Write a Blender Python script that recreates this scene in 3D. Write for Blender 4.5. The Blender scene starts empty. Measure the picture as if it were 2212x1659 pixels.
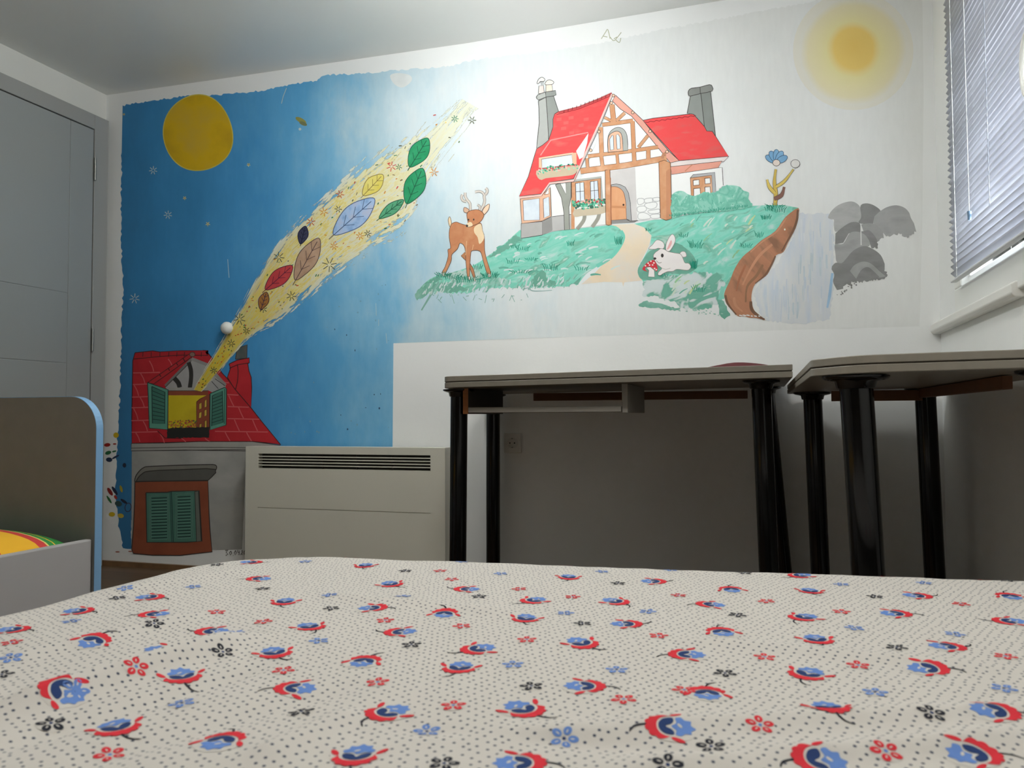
import bpy, bmesh, math, random
from mathutils import Vector, Matrix, noise
from mathutils.geometry import tessellate_polygon

# ------------------------------------------------------------------ camera model (2212 x 1659)
W, H = 2212, 1659
CX, CY = 1106.0, 829.5
F = 1727.13
YAW, PITCH, ROLL = 0.300285, 0.039100, -0.004974
CAM = Vector((2.99079, -3.05918, 0.69424))
fwd = Vector((-math.sin(YAW) * math.cos(PITCH), math.cos(YAW) * math.cos(PITCH), math.sin(PITCH)))
r0 = Vector((math.cos(YAW), math.sin(YAW), 0))
u0 = r0.cross(fwd)
RIGHT = math.cos(ROLL) * r0 + math.sin(ROLL) * u0
UP = -math.sin(ROLL) * r0 + math.cos(ROLL) * u0


def at(x, y, axis, val):
    """the point of the room that photograph position (x, y) shows on the plane axis = val"""
    d = fwd + RIGHT * ((x - CX) / F) - UP * ((y - CY) / F)
    return CAM + d * ((val - CAM[axis]) / d[axis])


sc = bpy.context.scene
COL = sc.collection
RND = random.Random(7)

# ------------------------------------------------------------------ materials
MATS = {}


def lin(c):
    c = c / 255.0
    return c / 12.92 if c <= 0.04045 else ((c + 0.055) / 1.055) ** 2.4


def rgb(r, g, b):
    return (lin(r), lin(g), lin(b), 1.0)


def mat(name, col, rough=0.6, var=0.0, scale=8.0, metal=0.0, bump=0.0, bscale=40.0, stretch=None, spec=None, coat=0.0):
    if name in MATS:
        return MATS[name]
    m = bpy.data.materials.new(name)
    m.use_nodes = True
    nt = m.node_tree
    b = nt.nodes['Principled BSDF']
    b.inputs['Base Color'].default_value = col
    b.inputs['Roughness'].default_value = rough
    b.inputs['Metallic'].default_value = metal
    if spec is not None:
        b.inputs['Specular IOR Level'].default_value = spec
    if coat:
        b.inputs['Coat Weight'].default_value = coat
    if var or bump:
        tc = nt.nodes.new('ShaderNodeTexCoord')
        mp = nt.nodes.new('ShaderNodeMapping')
        if stretch:
            mp.inputs['Scale'].default_value = stretch
        nt.links.new(tc.outputs['Object'], mp.inputs['Vector'])
    if var:
        n = nt.nodes.new('ShaderNodeTexNoise')
        n.inputs['Scale'].default_value = scale
        n.inputs['Detail'].default_value = 5
        nt.links.new(mp.outputs['Vector'], n.inputs['Vector'])
        r = nt.nodes.new('ShaderNodeValToRGB')
        e = r.color_ramp.elements
        e[0].position, e[1].position = 0.3, 0.7
        e[0].color = (col[0] * (1 - var), col[1] * (1 - var), col[2] * (1 - var), 1)
        e[1].color = (min(1, col[0] * (1 + var)), min(1, col[1] * (1 + var)), min(1, col[2] * (1 + var)), 1)
        nt.links.new(n.outputs['Fac'], r.inputs['Fac'])
        nt.links.new(r.outputs['Color'], b.inputs['Base Color'])
    if bump:
        n2 = nt.nodes.new('ShaderNodeTexNoise')
        n2.inputs['Scale'].default_value = bscale
        n2.inputs['Detail'].default_value = 4
        nt.links.new(mp.outputs['Vector'], n2.inputs['Vector'])
        bp = nt.nodes.new('ShaderNodeBump')
        bp.inputs['Strength'].default_value = bump
        bp.inputs['Distance'].default_value = 0.01
        nt.links.new(n2.outputs['Fac'], bp.inputs['Height'])
        nt.links.new(bp.outputs['Normal'], b.inputs['Normal'])
    MATS[name] = m
    return m


def P(r, g, b, var=0.07):
    """matt wall paint of that colour"""
    return mat('wall_paint_%d_%d_%d' % (r, g, b), rgb(r, g, b), 0.75, var, 14.0, spec=0.2)


def ramp_mat(name, stops, scale=10.0, stretch=(1, 1, 1), rough=0.75, detail=6.0, lo=0.3, hi=0.7, rot=0.0, alpha=None, dist=0.0, constant=False):
    """paint that runs through several colours along a stretched noise"""
    m = bpy.data.materials.new(name)
    m.use_nodes = True
    nt = m.node_tree
    b = nt.nodes['Principled BSDF']
    b.inputs['Roughness'].default_value = rough
    b.inputs['Specular IOR Level'].default_value = 0.2
    tc = nt.nodes.new('ShaderNodeTexCoord')
    mr = nt.nodes.new('ShaderNodeMapping')
    mr.inputs['Rotation'].default_value = (0, rot, 0)
    mp = nt.nodes.new('ShaderNodeMapping')
    mp.inputs['Scale'].default_value = stretch
    n = nt.nodes.new('ShaderNodeTexNoise')
    n.inputs['Scale'].default_value = scale
    n.inputs['Detail'].default_value = detail
    n.inputs['Distortion'].default_value = dist
    nt.links.new(tc.outputs['Object'], mr.inputs['Vector'])
    nt.links.new(mr.outputs['Vector'], mp.inputs['Vector'])
    nt.links.new(mp.outputs['Vector'], n.inputs['Vector'])
    r = nt.nodes.new('ShaderNodeValToRGB')
    if constant:
        r.color_ramp.interpolation = 'CONSTANT'
    e = r.color_ramp.elements
    k = len(stops)
    for i, c in enumerate(stops):
        pos = lo + (hi - lo) * i / max(1, k - 1)
        el = e[i] if i < 2 else e.new(pos)
        el.position = pos
        el.color = c
    nt.links.new(n.outputs['Fac'], r.inputs['Fac'])
    nt.links.new(r.outputs['Color'], b.inputs['Base Color'])
    if alpha:
        n2 = nt.nodes.new('ShaderNodeTexNoise')
        n2.inputs['Scale'].default_value = alpha[0]
        n2.inputs['Detail'].default_value = 6
        nt.links.new(mp.outputs['Vector'], n2.inputs['Vector'])
        r2 = nt.nodes.new('ShaderNodeMapRange')
        r2.inputs['From Min'].default_value = alpha[1]
        r2.inputs['From Max'].default_value = alpha[2]
        nt.links.new(n2.outputs['Fac'], r2.inputs['Value'])
        nt.links.new(r2.outputs['Result'], b.inputs['Alpha'])
    MATS[name] = m
    return m


# ------------------------------------------------------------------ mesh helpers
class MB:
    """collects shapes; build() links them as ONE mesh object"""

    def __init__(self):
        self.v, self.f, self.m, self.s = [], [], [], []
        self.mats = []

    def mi(self, m):
        if m not in self.mats:
            self.mats.append(m)
        return self.mats.index(m)

    def add(self, vs, fs, m, smooth=False):
        o = len(self.v)
        k = self.mi(m)
        self.v += [tuple(x) for x in vs]
        for f in fs:
            self.f.append([o + i for i in f])
            self.m.append(k)
            self.s.append(smooth)

    def box(self, a, b, m, mtx=None):
        x0, y0, z0 = a
        x1, y1, z1 = b
        vs = [Vector(p) for p in ((x0, y0, z0), (x1, y0, z0), (x1, y1, z0), (x0, y1, z0), (x0, y0, z1), (x1, y0, z1), (x1, y1, z1), (x0, y1, z1))]
        if mtx:
            vs = [mtx @ v for v in vs]
        self.add(vs, [(0, 3, 2, 1), (4, 5, 6, 7), (0, 1, 5, 4), (1, 2, 6, 5), (2, 3, 7, 6), (3, 0, 4, 7)], m)

    def prism(self, pts, axis, a, b, m):
        """closed outline pts (2-D) extruded along axis from a to b"""
        n = len(pts)

        def put(p, t):
            return {0: (t, p[0], p[1]), 1: (p[0], t, p[1]), 2: (p[0], p[1], t)}[axis]
        vs = [put(p, a) for p in pts] + [put(p, b) for p in pts]
        area = sum(pts[i][0] * pts[(i + 1) % n][1] - pts[(i + 1) % n][0] * pts[i][1] for i in range(n))
        ccw = (area > 0) != (axis == 1)
        if (b > a) != ccw:
            bot, top = list(range(n)), list(range(2 * n - 1, n - 1, -1))
            side = [(i, i + n, (i + 1) % n + n, (i + 1) % n) for i in range(n)]
        else:
            bot, top = list(range(n - 1, -1, -1)), list(range(n, 2 * n))
            side = [(i, (i + 1) % n, (i + 1) % n + n, i + n) for i in range(n)]
        self.add(vs, [bot, top] + side, m)

    def tube(self, path, rad, m, seg=12, closed=False, caps=True):
        path = [Vector(p) for p in path]
        n = len(path)
        rads = rad if isinstance(rad, (list, tuple)) else [rad] * n
        vs, fs = [], []
        prev = None
        for i, p in enumerate(path):
            a = path[(i - 1) % n] if (closed or i > 0) else path[i]
            b = path[(i + 1) % n] if (closed or i < n - 1) else path[i]
            t = (b - a).normalized()
            if prev is None:
                ref = Vector((0, 0, 1)) if abs(t.z) < 0.9 else Vector((1, 0, 0))
                x = t.cross(ref).normalized()
            else:
                x = (prev - t * prev.dot(t)).normalized()
            prev = x
            y = t.cross(x)
            for k in range(seg):
                an = 2 * math.pi * k / seg
                vs.append(p + (x * math.cos(an) + y * math.sin(an)) * rads[i])
        rng = n if closed else n - 1
        for i in range(rng):
            j = (i + 1) % n
            for k in range(seg):
                l = (k + 1) % seg
                fs.append((i * seg + k, i * seg + l, j * seg + l, j * seg + k))
        self.add(vs, fs, m, True)
        if caps and not closed:
            self.add(vs[:seg], [list(range(seg - 1, -1, -1))], m)
            self.add(vs[-seg:], [list(range(seg))], m)

    def lathe(self, prof, origin, m, seg=32, axis='Z'):
        o = Vector(origin)
        vs, fs = [], []
        for (r, t) in prof:
            for k in range(seg):
                an = 2 * math.pi * k / seg
                c, s = math.cos(an) * r, math.sin(an) * r
                vs.append(o + {'Z': Vector((c, s, t)), 'Y': Vector((c, t, -s)), 'X': Vector((t, c, s))}[axis])
        for i in range(len(prof) - 1):
            for k in range(seg):
                l = (k + 1) % seg
                fs.append((i * seg + k, i * seg + l, (i + 1) * seg + l, (i + 1) * seg + k))
        self.add(vs, fs, m, True)
        self.add(vs[:seg], [list(range(seg - 1, -1, -1))], m)
        self.add(vs[-seg:], [list(range(seg))], m)

    def build(self, name, parent=None, bevel=0.0, fix=True, segs=2):
        me = bpy.data.meshes.new(name)
        org = Vector((0, 0, 0))
        if parent is not None:
            org = root_loc(parent)
        me.from_pydata([tuple(Vector(v) - org) for v in self.v], [], self.f)
        for m in self.mats:
            me.materials.append(m)
        for i, p in enumerate(me.polygons):
            p.material_index = self.m[i]
            p.use_smooth = self.s[i]
        if fix:
            bm = bmesh.new()
            bm.from_mesh(me)
            bmesh.ops.recalc_face_normals(bm, faces=bm.faces)
            bm.to_mesh(me)
            bm.free()
        me.update()
        o = bpy.data.objects.new(name, me)
        COL.objects.link(o)
        if parent is not None:
            o.parent = parent
        if bevel:
            md = o.modifiers.new('bevel', 'BEVEL')
            md.width = bevel
            md.segments = segs
            md.limit_method = 'ANGLE'
            md.angle_limit = math.radians(35)
        return o


def root_loc(o):
    l = Vector(o.location)
    while o.parent:
        o = o.parent
        l += Vector(o.location)
    return l


def thing(name, label, cat, loc=(0, 0, 0), group=None):
    o = bpy.data.objects.new(name, None)
    o.empty_display_size = 0.1
    COL.objects.link(o)
    o.location = loc
    return tag(o, label, cat, group)


def tag(o, label, cat, group=None):
    o['label'] = label
    o['category'] = cat
    if group:
        o['group'] = group
    return o


def struct(o, label=None):
    o['kind'] = 'structure'
    if label:
        o['label'] = label
    return o


# ------------------------------------------------------------------ the room
RX, RY, RZ = 3.59, -4.6, 2.25
M_white = mat('white_wall_paint', rgb(238, 239, 238), 0.8, 0.02, 3.0, bump=0.05, bscale=60, spec=0.2)
M_ceil = mat('ceiling_paint', rgb(214, 215, 211), 0.42, 0.02, 2.0, spec=0.4)
M_trimw = mat('white_gloss_paint', rgb(232, 231, 226), 0.35)
M_pvc = mat('white_window_plastic', rgb(233, 234, 230), 0.3)

fm = bpy.data.materials.new('brown_laminate')
fm.use_nodes = True
nt = fm.node_tree
bs = nt.nodes['Principled BSDF']
tc = nt.nodes.new('ShaderNodeTexCoord')
br = nt.nodes.new('ShaderNodeTexBrick')
br.inputs['Scale'].default_value = 1.0
br.inputs['Brick Width'].default_value = 1.2
br.inputs['Row Height'].default_value = 0.13
br.inputs['Mortar Size'].default_value = 0.002
br.inputs['Color1'].default_value = rgb(112, 86, 58)
br.inputs['Color2'].default_value = rgb(100, 74, 50)
br.inputs['Mortar'].default_value = rgb(60, 44, 30)
wv = nt.nodes.new('ShaderNodeTexNoise')
mpn = nt.nodes.new('ShaderNodeMapping')
mpn.inputs['Scale'].default_value = (2, 40, 1)
wv.inputs['Scale'].default_value = 2.0
wv.inputs['Detail'].default_value = 6
mx = nt.nodes.new('ShaderNodeMix')
mx.data_type = 'RGBA'
mx.blend_type = 'MULTIPLY'
mx.inputs[0].default_value = 0.55
nt.links.new(tc.outputs['Object'], br.inputs['Vector'])
nt.links.new(tc.outputs['Object'], mpn.inputs['Vector'])
nt.links.new(mpn.outputs['Vector'], wv.inputs['Vector'])
nt.links.new(br.outputs['Color'], mx.inputs[6])
nt.links.new(wv.outputs['Color'], mx.inputs[7])
nt.links.new(mx.outputs[2], bs.inputs['Base Color'])
bs.inputs['Roughness'].default_value = 0.45

b = MB()
b.box((-0.1, RY - 0.1, -0.1), (RX + 0.1, 0.1, 0), fm)
struct(b.build('floor'), 'brown wood laminate floor')

b = MB()
b.box((-0.1, 0, 0), (RX + 0.1, 0.1, 2.30), M_white)
struct(b.build('wall_back'), 'white back wall that carries the painted mural')

b = MB()   # uneven plaster ceiling: its edge along the back wall wanders a centimetre
st = [(-0.1, 2.25), (0.0, 2.25), (0.76, 2.244), (1.84, 2.237), (2.84, 2.252), (RX, 2.262), (RX + 0.1, 2.262)]
vs = []
for (x, z) in st:
    vs += [(x, 0.1, z), (x, RY - 0.1, 2.25), (x, RY - 0.1, 2.36), (x, 0.1, 2.36)]
fs = []
for i in range(len(st) - 1):
    for k in range(4):
        l = (k + 1) % 4
        fs.append((i * 4 + k, i * 4 + l, i * 4 + 4 + l, i * 4 + 4 + k))
fs += [(0, 1, 2, 3), tuple(len(vs) - 4 + k for k in (3, 2, 1, 0))]
b.add(vs, fs, M_ceil)
struct(b.build('ceiling'), 'grey-white plaster ceiling')

b = MB()
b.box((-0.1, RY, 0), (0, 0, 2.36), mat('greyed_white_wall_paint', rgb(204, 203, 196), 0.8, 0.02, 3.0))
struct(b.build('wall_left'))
b = MB()
b.box((-0.1, RY - 0.1, 0), (RX + 0.1, RY, 2.36), mat('dark_unseen_wall', rgb(120, 108, 96), 0.8))  # unseen wall behind the camera, coloured dark to cut bounced light
struct(b.build('wall_front'))

# right wall with the window opening
WY0, WY1, WZ0, WZ1 = -1.42, -0.36, 1.02, 2.12
b = MB()
b.box((RX, RY, 0), (RX + 0.1, WY0, 2.36), M_white)
b.box((RX, WY1, 0), (RX + 0.1, 0, 2.36), M_white)
b.box((RX, WY0, 0), (RX + 0.1, WY1, WZ0), M_white)
b.box((RX, WY0, WZ1), (RX + 0.1, WY1, 2.36), M_white)
struct(b.build('wall_right'))

# thin wooden strip at the foot of the back wall
b = MB()
b.box((0.0, -0.016, 0), (RX, 0, 0.022), mat('strip_wood', rgb(122, 92, 62), 0.5, 0.15, 20))
struct(b.build('baseboard_back'), 'low brown wooden strip along the back wall')
b = MB()
b.box((RX - 0.012, RY, 0), (RX, -0.016, 0.05), M_trimw)
struct(b.build('baseboard_right'))

# ------------------------------------------------------------------ door on the left wall
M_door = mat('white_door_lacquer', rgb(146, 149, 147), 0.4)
M_steel = mat('brushed_steel', rgb(150, 150, 145), 0.35, metal=1.0)
M_dark = mat('dark_gap', rgb(30, 30, 28), 0.8)
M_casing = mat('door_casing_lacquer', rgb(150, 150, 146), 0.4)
dr = thing('door_1', 'white panelled door with steel hinges on the left wall', 'door', (0, -0.5, 0))
dr['kind'] = 'structure'
del dr['category']
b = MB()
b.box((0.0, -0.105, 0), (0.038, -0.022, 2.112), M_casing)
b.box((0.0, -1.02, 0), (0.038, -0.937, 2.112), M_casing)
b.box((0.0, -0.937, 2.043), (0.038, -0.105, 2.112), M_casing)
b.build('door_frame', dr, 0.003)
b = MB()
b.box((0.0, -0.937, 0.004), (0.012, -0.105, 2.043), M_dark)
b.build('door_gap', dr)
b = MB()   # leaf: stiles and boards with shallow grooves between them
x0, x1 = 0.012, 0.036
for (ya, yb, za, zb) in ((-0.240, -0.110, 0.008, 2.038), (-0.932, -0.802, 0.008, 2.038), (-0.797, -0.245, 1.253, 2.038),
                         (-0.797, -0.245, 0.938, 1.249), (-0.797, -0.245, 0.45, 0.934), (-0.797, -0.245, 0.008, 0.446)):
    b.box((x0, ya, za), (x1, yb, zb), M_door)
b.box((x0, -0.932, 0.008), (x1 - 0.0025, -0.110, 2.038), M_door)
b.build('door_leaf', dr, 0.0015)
for z in (1.80, 1.00):
    b = MB()
    b.tube([(0.044, -0.107, z), (0.044, -0.107, z + 0.105)], 0.006, M_steel, 12)
    b.build('hinge', dr)
b = MB()
b.tube([(0.036, -0.885, 1.02), (0.08, -0.885, 1.02), (0.085, -0.86, 1.02), (0.085, -0.77, 1.02)], 0.009, M_steel, 12)
b.build('door_handle', dr)

# ------------------------------------------------------------------ window on the right wall
wn = thing('window_1', 'white plastic window with blind on the right wall', 'window', (RX, -0.9, WZ0))
wn['kind'] = 'structure'
del wn['category']
FX = RX - 0.018
b = MB()
b.box((FX, -1.48, 0.985), (RX + 0.07, -0.30, 1.075), M_pvc)
b.box((FX, -1.48, 2.08), (RX + 0.07, -0.30, 2.16), M_pvc)
b.box((FX, -0.385, 1.075), (RX + 0.07, -0.30, 2.08), M_pvc)
b.box((FX, -1.48, 1.075), (RX + 0.07, -1.39, 2.08), M_pvc)
b.build('window_frame', wn, 0.004)
b = MB()
b.box((RX + 0.0, -1.39, 1.075), (RX + 0.05, -0.385, 1.10), M_pvc)
b.box((RX + 0.0, -1.39, 2.05), (RX + 0.05, -0.385, 2.08), M_pvc)
b.box((RX + 0.0, -0.415, 1.10), (RX + 0.05, -0.385, 2.05), M_pvc)
b.box((RX + 0.0, -1.39, 1.10), (RX + 0.05, -1.36, 2.05), M_pvc)
b.build('sash', wn, 0.003)
gm = bpy.data.materials.new('window_glass')
gm.use_nodes = True
nt = gm.node_tree
nt.nodes.remove(nt.nodes['Principled BSDF'])
tr = nt.nodes.new('ShaderNodeBsdfTransparent')
tr.inputs['Color'].default_value = (0.95, 0.97, 0.98, 1)
gl = nt.nodes.new('ShaderNodeBsdfGlossy')
gl.inputs['Roughness'].default_value = 0.02
ms = nt.nodes.new('ShaderNodeMixShader')
fr = nt.nodes.new('ShaderNodeFresnel')
nt.links.new(fr.outputs['Fac'], ms.inputs['Fac'])
nt.links.new(tr.outputs['BSDF'], ms.inputs[1])
nt.links.new(gl.outputs['BSDF'], ms.inputs[2])
nt.links.new(ms.outputs['Shader'], nt.nodes['Material Output'].inputs['Surface'])
b = MB()
b.box((RX + 0.030, -1.36, 1.10), (RX + 0.036, -0.415, 2.05), gm)
b.build('pane', wn)
b = MB()   # window board under the frame, its end butting into the back wall
b.prism([(RX - 0.032, 0.9755), (RX - 0.032, 0.998), (RX - 0.022, 1.004), (RX + 0.0, 1.004), (RX + 0.0, 0.966), (RX - 0.024, 0.966)], 1, -0.93, 0.0, M_trimw)
b.build('window_sill', wn, 0.003)
b = MB()   # oval handle
hc = at(2223, 138, 0, RX - 0.07)
b.tube([hc + Vector((0, math.cos(a) * 0.034, math.sin(a) * 0.062)) for a in [2 * math.pi * i / 28 for i in range(28)]], 0.0085, M_pvc, 12, closed=True)
b.tube([hc + Vector((0, -0.034, 0)), hc + Vector((0.052, -0.034, 0))], 0.01, M_pvc, 12)
hd = b.build('window_handle', wn)

# venetian blind
M_slat = bpy.data.materials.new('white_blind_slat')
M_slat.use_nodes = True
nt = M_slat.node_tree
bs = nt.nodes['Principled BSDF']
bs.inputs['Base Color'].default_value = rgb(172, 174, 181)
bs.inputs['Roughness'].default_value = 0.35
tl = nt.nodes.new('ShaderNodeBsdfTranslucent')
tl.inputs['Color'].default_value = rgb(218, 221, 230)
ms = nt.nodes.new('ShaderNodeMixShader')
ms.inputs['Fac'].default_value = 0.15
nt.links.new(bs.outputs['BSDF'], ms.inputs[1])
nt.links.new(tl.outputs['BSDF'], ms.inputs[2])
nt.links.new(ms.outputs['Shader'], nt.nodes['Material Output'].inputs['Surface'])
BX = RX - 0.040
bl = thing('venetian_blind', 'white slatted venetian blind hanging over the bright window', 'blind', (BX, -0.9, 1.07))
b = MB()
z = 1.103
k = 0
while z < 2.07:
    tilt = math.radians(46 + 8 * math.sin(k * 0.7) + RND.uniform(-5, 5))
    dx, dz = math.cos(tilt) * 0.0115, math.sin(tilt) * 0.0115
    vs, fs = [], []
    for (t, cv) in ((-1, 0), (-0.5, 0.0009), (0, 0.0012), (0.5, 0.0009), (1, 0)):
        for y in (-1.395, -0.400):
            for th in (0, 0.0004):
                vs.append((BX + t * dx - cv * math.sin(tilt), y, z - t * dz + cv * math.cos(tilt) + th))
    for i in range(4):
        o = i * 4
        fs += [(o, o + 2, o + 6, o + 4), (o + 1, o + 5, o + 7, o + 3), (o, o + 4, o + 5, o + 1), (o + 2, o + 3, o + 7, o + 6)]
    fs += [(0, 1, 3, 2), (16, 18, 19, 17)]
    b.add(vs, fs, M_slat, True)
    z += 0.0195
    k += 1
b.build('slats', bl, fix=False)
b = MB()
b.box((BX - 0.009, -1.396, 1.083), (BX + 0.009, -0.399, 1.089), mat('blind_rail_metal', rgb(214, 216, 220), 0.4))
b.build('bottom_rail', bl, 0.002)
b = MB()
b.box((BX - 0.012, -1.396, 2.068), (BX + 0.012, -0.399, 2.10), M_pvc)
b.build('head_rail', bl, 0.002)
for y in (-0.49, -1.30):
    b = MB()
    for dx in (-0.0105, 0.0105):
        b.tube([(BX + dx, y, 1.09), (BX + dx, y, 2.07)], 0.0009, M_pvc, 6)
    b.build('ladder_cord', bl)
b = MB()
b.tube([(BX - 0.014, -0.86, 1.2), (BX - 0.014, -0.86, 2.07)], 0.001, mat('grey_cord', rgb(150, 155, 165), 0.6), 6)
b.build('lift_cord', bl)
kp = at(2094, 466, 0, BX - 0.014)
b = MB()
b.tube([kp + Vector((0, 0, -0.012)), kp + Vector((0, 0, 0.012))], [0.004, 0.0055], mat('blue_grey_plastic', rgb(96, 122, 146), 0.4), 12)
b.tube([kp + Vector((0, 0, 0.012)), Vector((kp.x, kp.y, 2.07))], 0.0008, M_pvc, 6)
o = b.build('cord_knob', bl)
o['label'] = 'small blue-grey plastic cord knob'

# ------------------------------------------------------------------ mural: flat layers of paint on the back wall
LAYER = [0.0004]


def nxt(step=2e-6):
    LAYER[0] += step
    return -LAYER[0]


def Z(x0, y0, s):
    """reads coordinates taken from an enlarged detail of the wall"""
    return lambda *pts: [(x0 + p[0] / s, y0 + p[1] / s) for p in pts]


zA, zB, zC, zD = Z(1120, 160, 9.2167), Z(1340, 170, 8.5077), Z(1110, 330, 9.2167), Z(1340, 330, 7.3733)
zE, zF, zG, zH = Z(930, 395, 7.544), Z(1370, 490, 13.825), Z(270, 740, 7.372), Z(430, 740, 6.911)
zI, zJ, zK, zL = Z(270, 990, 7.541), Z(1540, 420, 5.927), Z(1700, 420, 5.927), Z(880, 480, 4.254)
zM, zP = Z(1240, 470, 4.608), Z(200, 600, 2.592)


def smooth(pts, n=5, closed=True):
    out = []
    m = len(pts)
    rng = m if closed else m - 1
    for i in range(rng):
        if closed:
            p0, p1, p2, p3 = pts[i - 1], pts[i], pts[(i + 1) % m], pts[(i + 2) % m]
        else:
            p0, p1, p2, p3 = pts[max(0, i - 1)], pts[i], pts[i + 1], pts[min(m - 1, i + 2)]
        for k in range(n):
            t = k / n
            q = []
            for a in (0, 1):
                q.append(0.5 * (2 * p1[a] + (p2[a] - p0[a]) * t + (2 * p0[a] - 5 * p1[a] + 4 * p2[a] - p3[a]) * t * t + (3 * p1[a] - p0[a] - 3 * p2[a] + p3[a]) * t ** 3))
            out.append(tuple(q))
    if not closed:
        out.append(pts[-1])
    return out


def rough(pts, amp, step=3.0, only=None, closed=True):
    out = []
    m = len(pts)
    for i in range(m if closed else m - 1):
        a, c = pts[i], pts[(i + 1) % m]
        L = math.hypot(c[0] - a[0], c[1] - a[1])
        n = max(1, int(L / step))
        nx, ny = -(c[1] - a[1]) / max(L, 1e-6), (c[0] - a[0]) / max(L, 1e-6)
        for k in range(n):
            t = k / n
            d = 0 if (k == 0 or (only and i not in only)) else RND.uniform(-amp, amp)
            out.append((a[0] + (c[0] - a[0]) * t + nx * d, a[1] + (c[1] - a[1]) * t + ny * d))
    return out


class Paint(MB):
    def wallpt(self, p, y):
        q = at(p[0], p[1], 1, 0.0)
        return (q.x, y, q.z)

    def poly(self, pts, m, line=0, lcol=None):
        y = nxt()
        tris = tessellate_polygon([[Vector((p[0], p[1], 0)) for p in pts]])
        self.add([self.wallpt(p, y) for p in pts], [t for t in tris], m)
        if line:
            self.stroke(list(pts) + [pts[0]], line, lcol or INK)
        return self

    def stroke(self, pts, w, m, taper=False, y=None):
        if y is None:
            y = nxt()
        n = len(pts)
        vs, fs = [], []
        for i, p in enumerate(pts):
            a, c = pts[max(0, i - 1)], pts[min(n - 1, i + 1)]
            L = math.hypot(c[0] - a[0], c[1] - a[1]) or 1
            nx, ny = -(c[1] - a[1]) / L, (c[0] - a[0]) / L
            hw = w / 2 * (0.25 + 0.75 * math.sin(math.pi * min(0.85, 0.25 + i / max(1, n - 1) * 0.75)) if taper else 1)
            vs += [self.wallpt((p[0] + nx * hw, p[1] + ny * hw), y), self.wallpt((p[0] - nx * hw, p[1] - ny * hw), y)]
        for i in range(n - 1):
            fs.append((2 * i, 2 * i + 1, 2 * i + 3, 2 * i + 2))
        self.add(vs, fs, m)
        return self

    def dot(self, c, rx, ry, m, rot=0.0, seg=14, line=0, lcol=None):
        ca, sa = math.cos(rot), math.sin(rot)
        pts = []
        for k in range(seg):
            a = 2 * math.pi * k / seg
            x, yv = rx * math.cos(a), ry * math.sin(a)
            pts.append((c[0] + x * ca - yv * sa, c[1] + x * sa + yv * ca))
        return self.poly(pts, m, line, lcol)

    def star(self, c, r, w, m, n=6, gap=0.25, a0=0.3):
        y = nxt()
        for k in range(n):
            a = a0 + 2 * math.pi * k / n
            self.stroke([(c[0] + math.cos(a) * r * gap, c[1] + math.sin(a) * r * gap), (c[0] + math.cos(a) * r, c[1] + math.sin(a) * r)], w, m, y=y)
        return self

    def done(self, name, label, parent):
        o = self.build(name, parent, fix=False)
        # every layer faces the room
        bm = bmesh.new()
        bm.from_mesh(o.data)
        for f in bm.faces:
            if f.normal.y > 0:
                f.normal_flip()
        bm.to_mesh(o.data)
        bm.free()
        if label:
            o['label'] = label
        return o


INK = mat('dark_outline_paint', rgb(52, 46, 44), 0.7)
INKR = mat('deep_red_outline_paint', rgb(70, 18, 22), 0.7)
mural = thing('wall_mural', 'hand-painted fairy-tale mural of night sky, cottage and cliff on back wall', 'mural', (1.8, 0.0, 0.0))

# --- sky paint: blue on the left running out into near-white on the right
sm = bpy.data.materials.new('mural_sky_paint')
sm.use_nodes = True
nt = sm.node_tree
bs = nt.nodes['Principled BSDF']
bs.inputs['Roughness'].default_value = 0.7
bs.inputs['Specular IOR Level'].default_value = 0.25
geo = nt.nodes.new('ShaderNodeNewGeometry')
sep = nt.nodes.new('ShaderNodeSeparateXYZ')
nt.links.new(geo.outputs['Position'], sep.inputs['Vector'])
mp1 = nt.nodes.new('ShaderNodeMapping')
mp1.inputs['Scale'].default_value = (2.2, 1, 1.2)
nt.links.new(geo.outputs['Position'], mp1.inputs['Vector'])
n1 = nt.nodes.new('ShaderNodeTexNoise')
n1.inputs['Scale'].default_value = 1.6
n1.inputs['Detail'].default_value = 7
n1.inputs['Roughness'].default_value = 0.6
nt.links.new(mp1.outputs['Vector'], n1.inputs['Vector'])
ma = nt.nodes.new('ShaderNodeMath')
ma.operation = 'MULTIPLY_ADD'
ma.inputs[1].default_value = 1.15
nt.links.new(n1.outputs['Fac'], ma.inputs[0])
# the blue reaches further right low on the wall than at the top
mz = nt.nodes.new('ShaderNodeMath')
mz.operation = 'MULTIPLY_ADD'
mz.inputs[1].default_value = 0.20
nt.links.new(sep.outputs['Z'], mz.inputs[0])
nt.links.new(sep.outputs['X'], mz.inputs[2])
nt.links.new(mz.outputs['Value'], ma.inputs[2])
mr = nt.nodes.new('ShaderNodeMapRange')
mr.inputs['From Min'].default_value = 0.72
mr.inputs['From Max'].default_value = 3.92
nt.links.new(ma.outputs['Value'], mr.inputs['Value'])
cr = nt.nodes.new('ShaderNodeValToRGB')
e = cr.color_ramp.elements
SKY = [(0.0, (58, 118, 164)), (0.16, (60, 136, 190)), (0.30, (72, 151, 208)), (0.40, (95, 168, 215)), (0.475, (132, 189, 222)),
       (0.54, (178, 208, 222)), (0.61, (208, 224, 231)), (0.69, (225, 230, 231)), (1.0, (230, 231, 229))]
for i, (pos, c) in enumerate(SKY):
    el = e[i] if i < 2 else e.new(pos)
    el.position = pos
    el.color = rgb(*c)
nt.links.new(mr.outputs['Result'], cr.inputs['Fac'])
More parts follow.
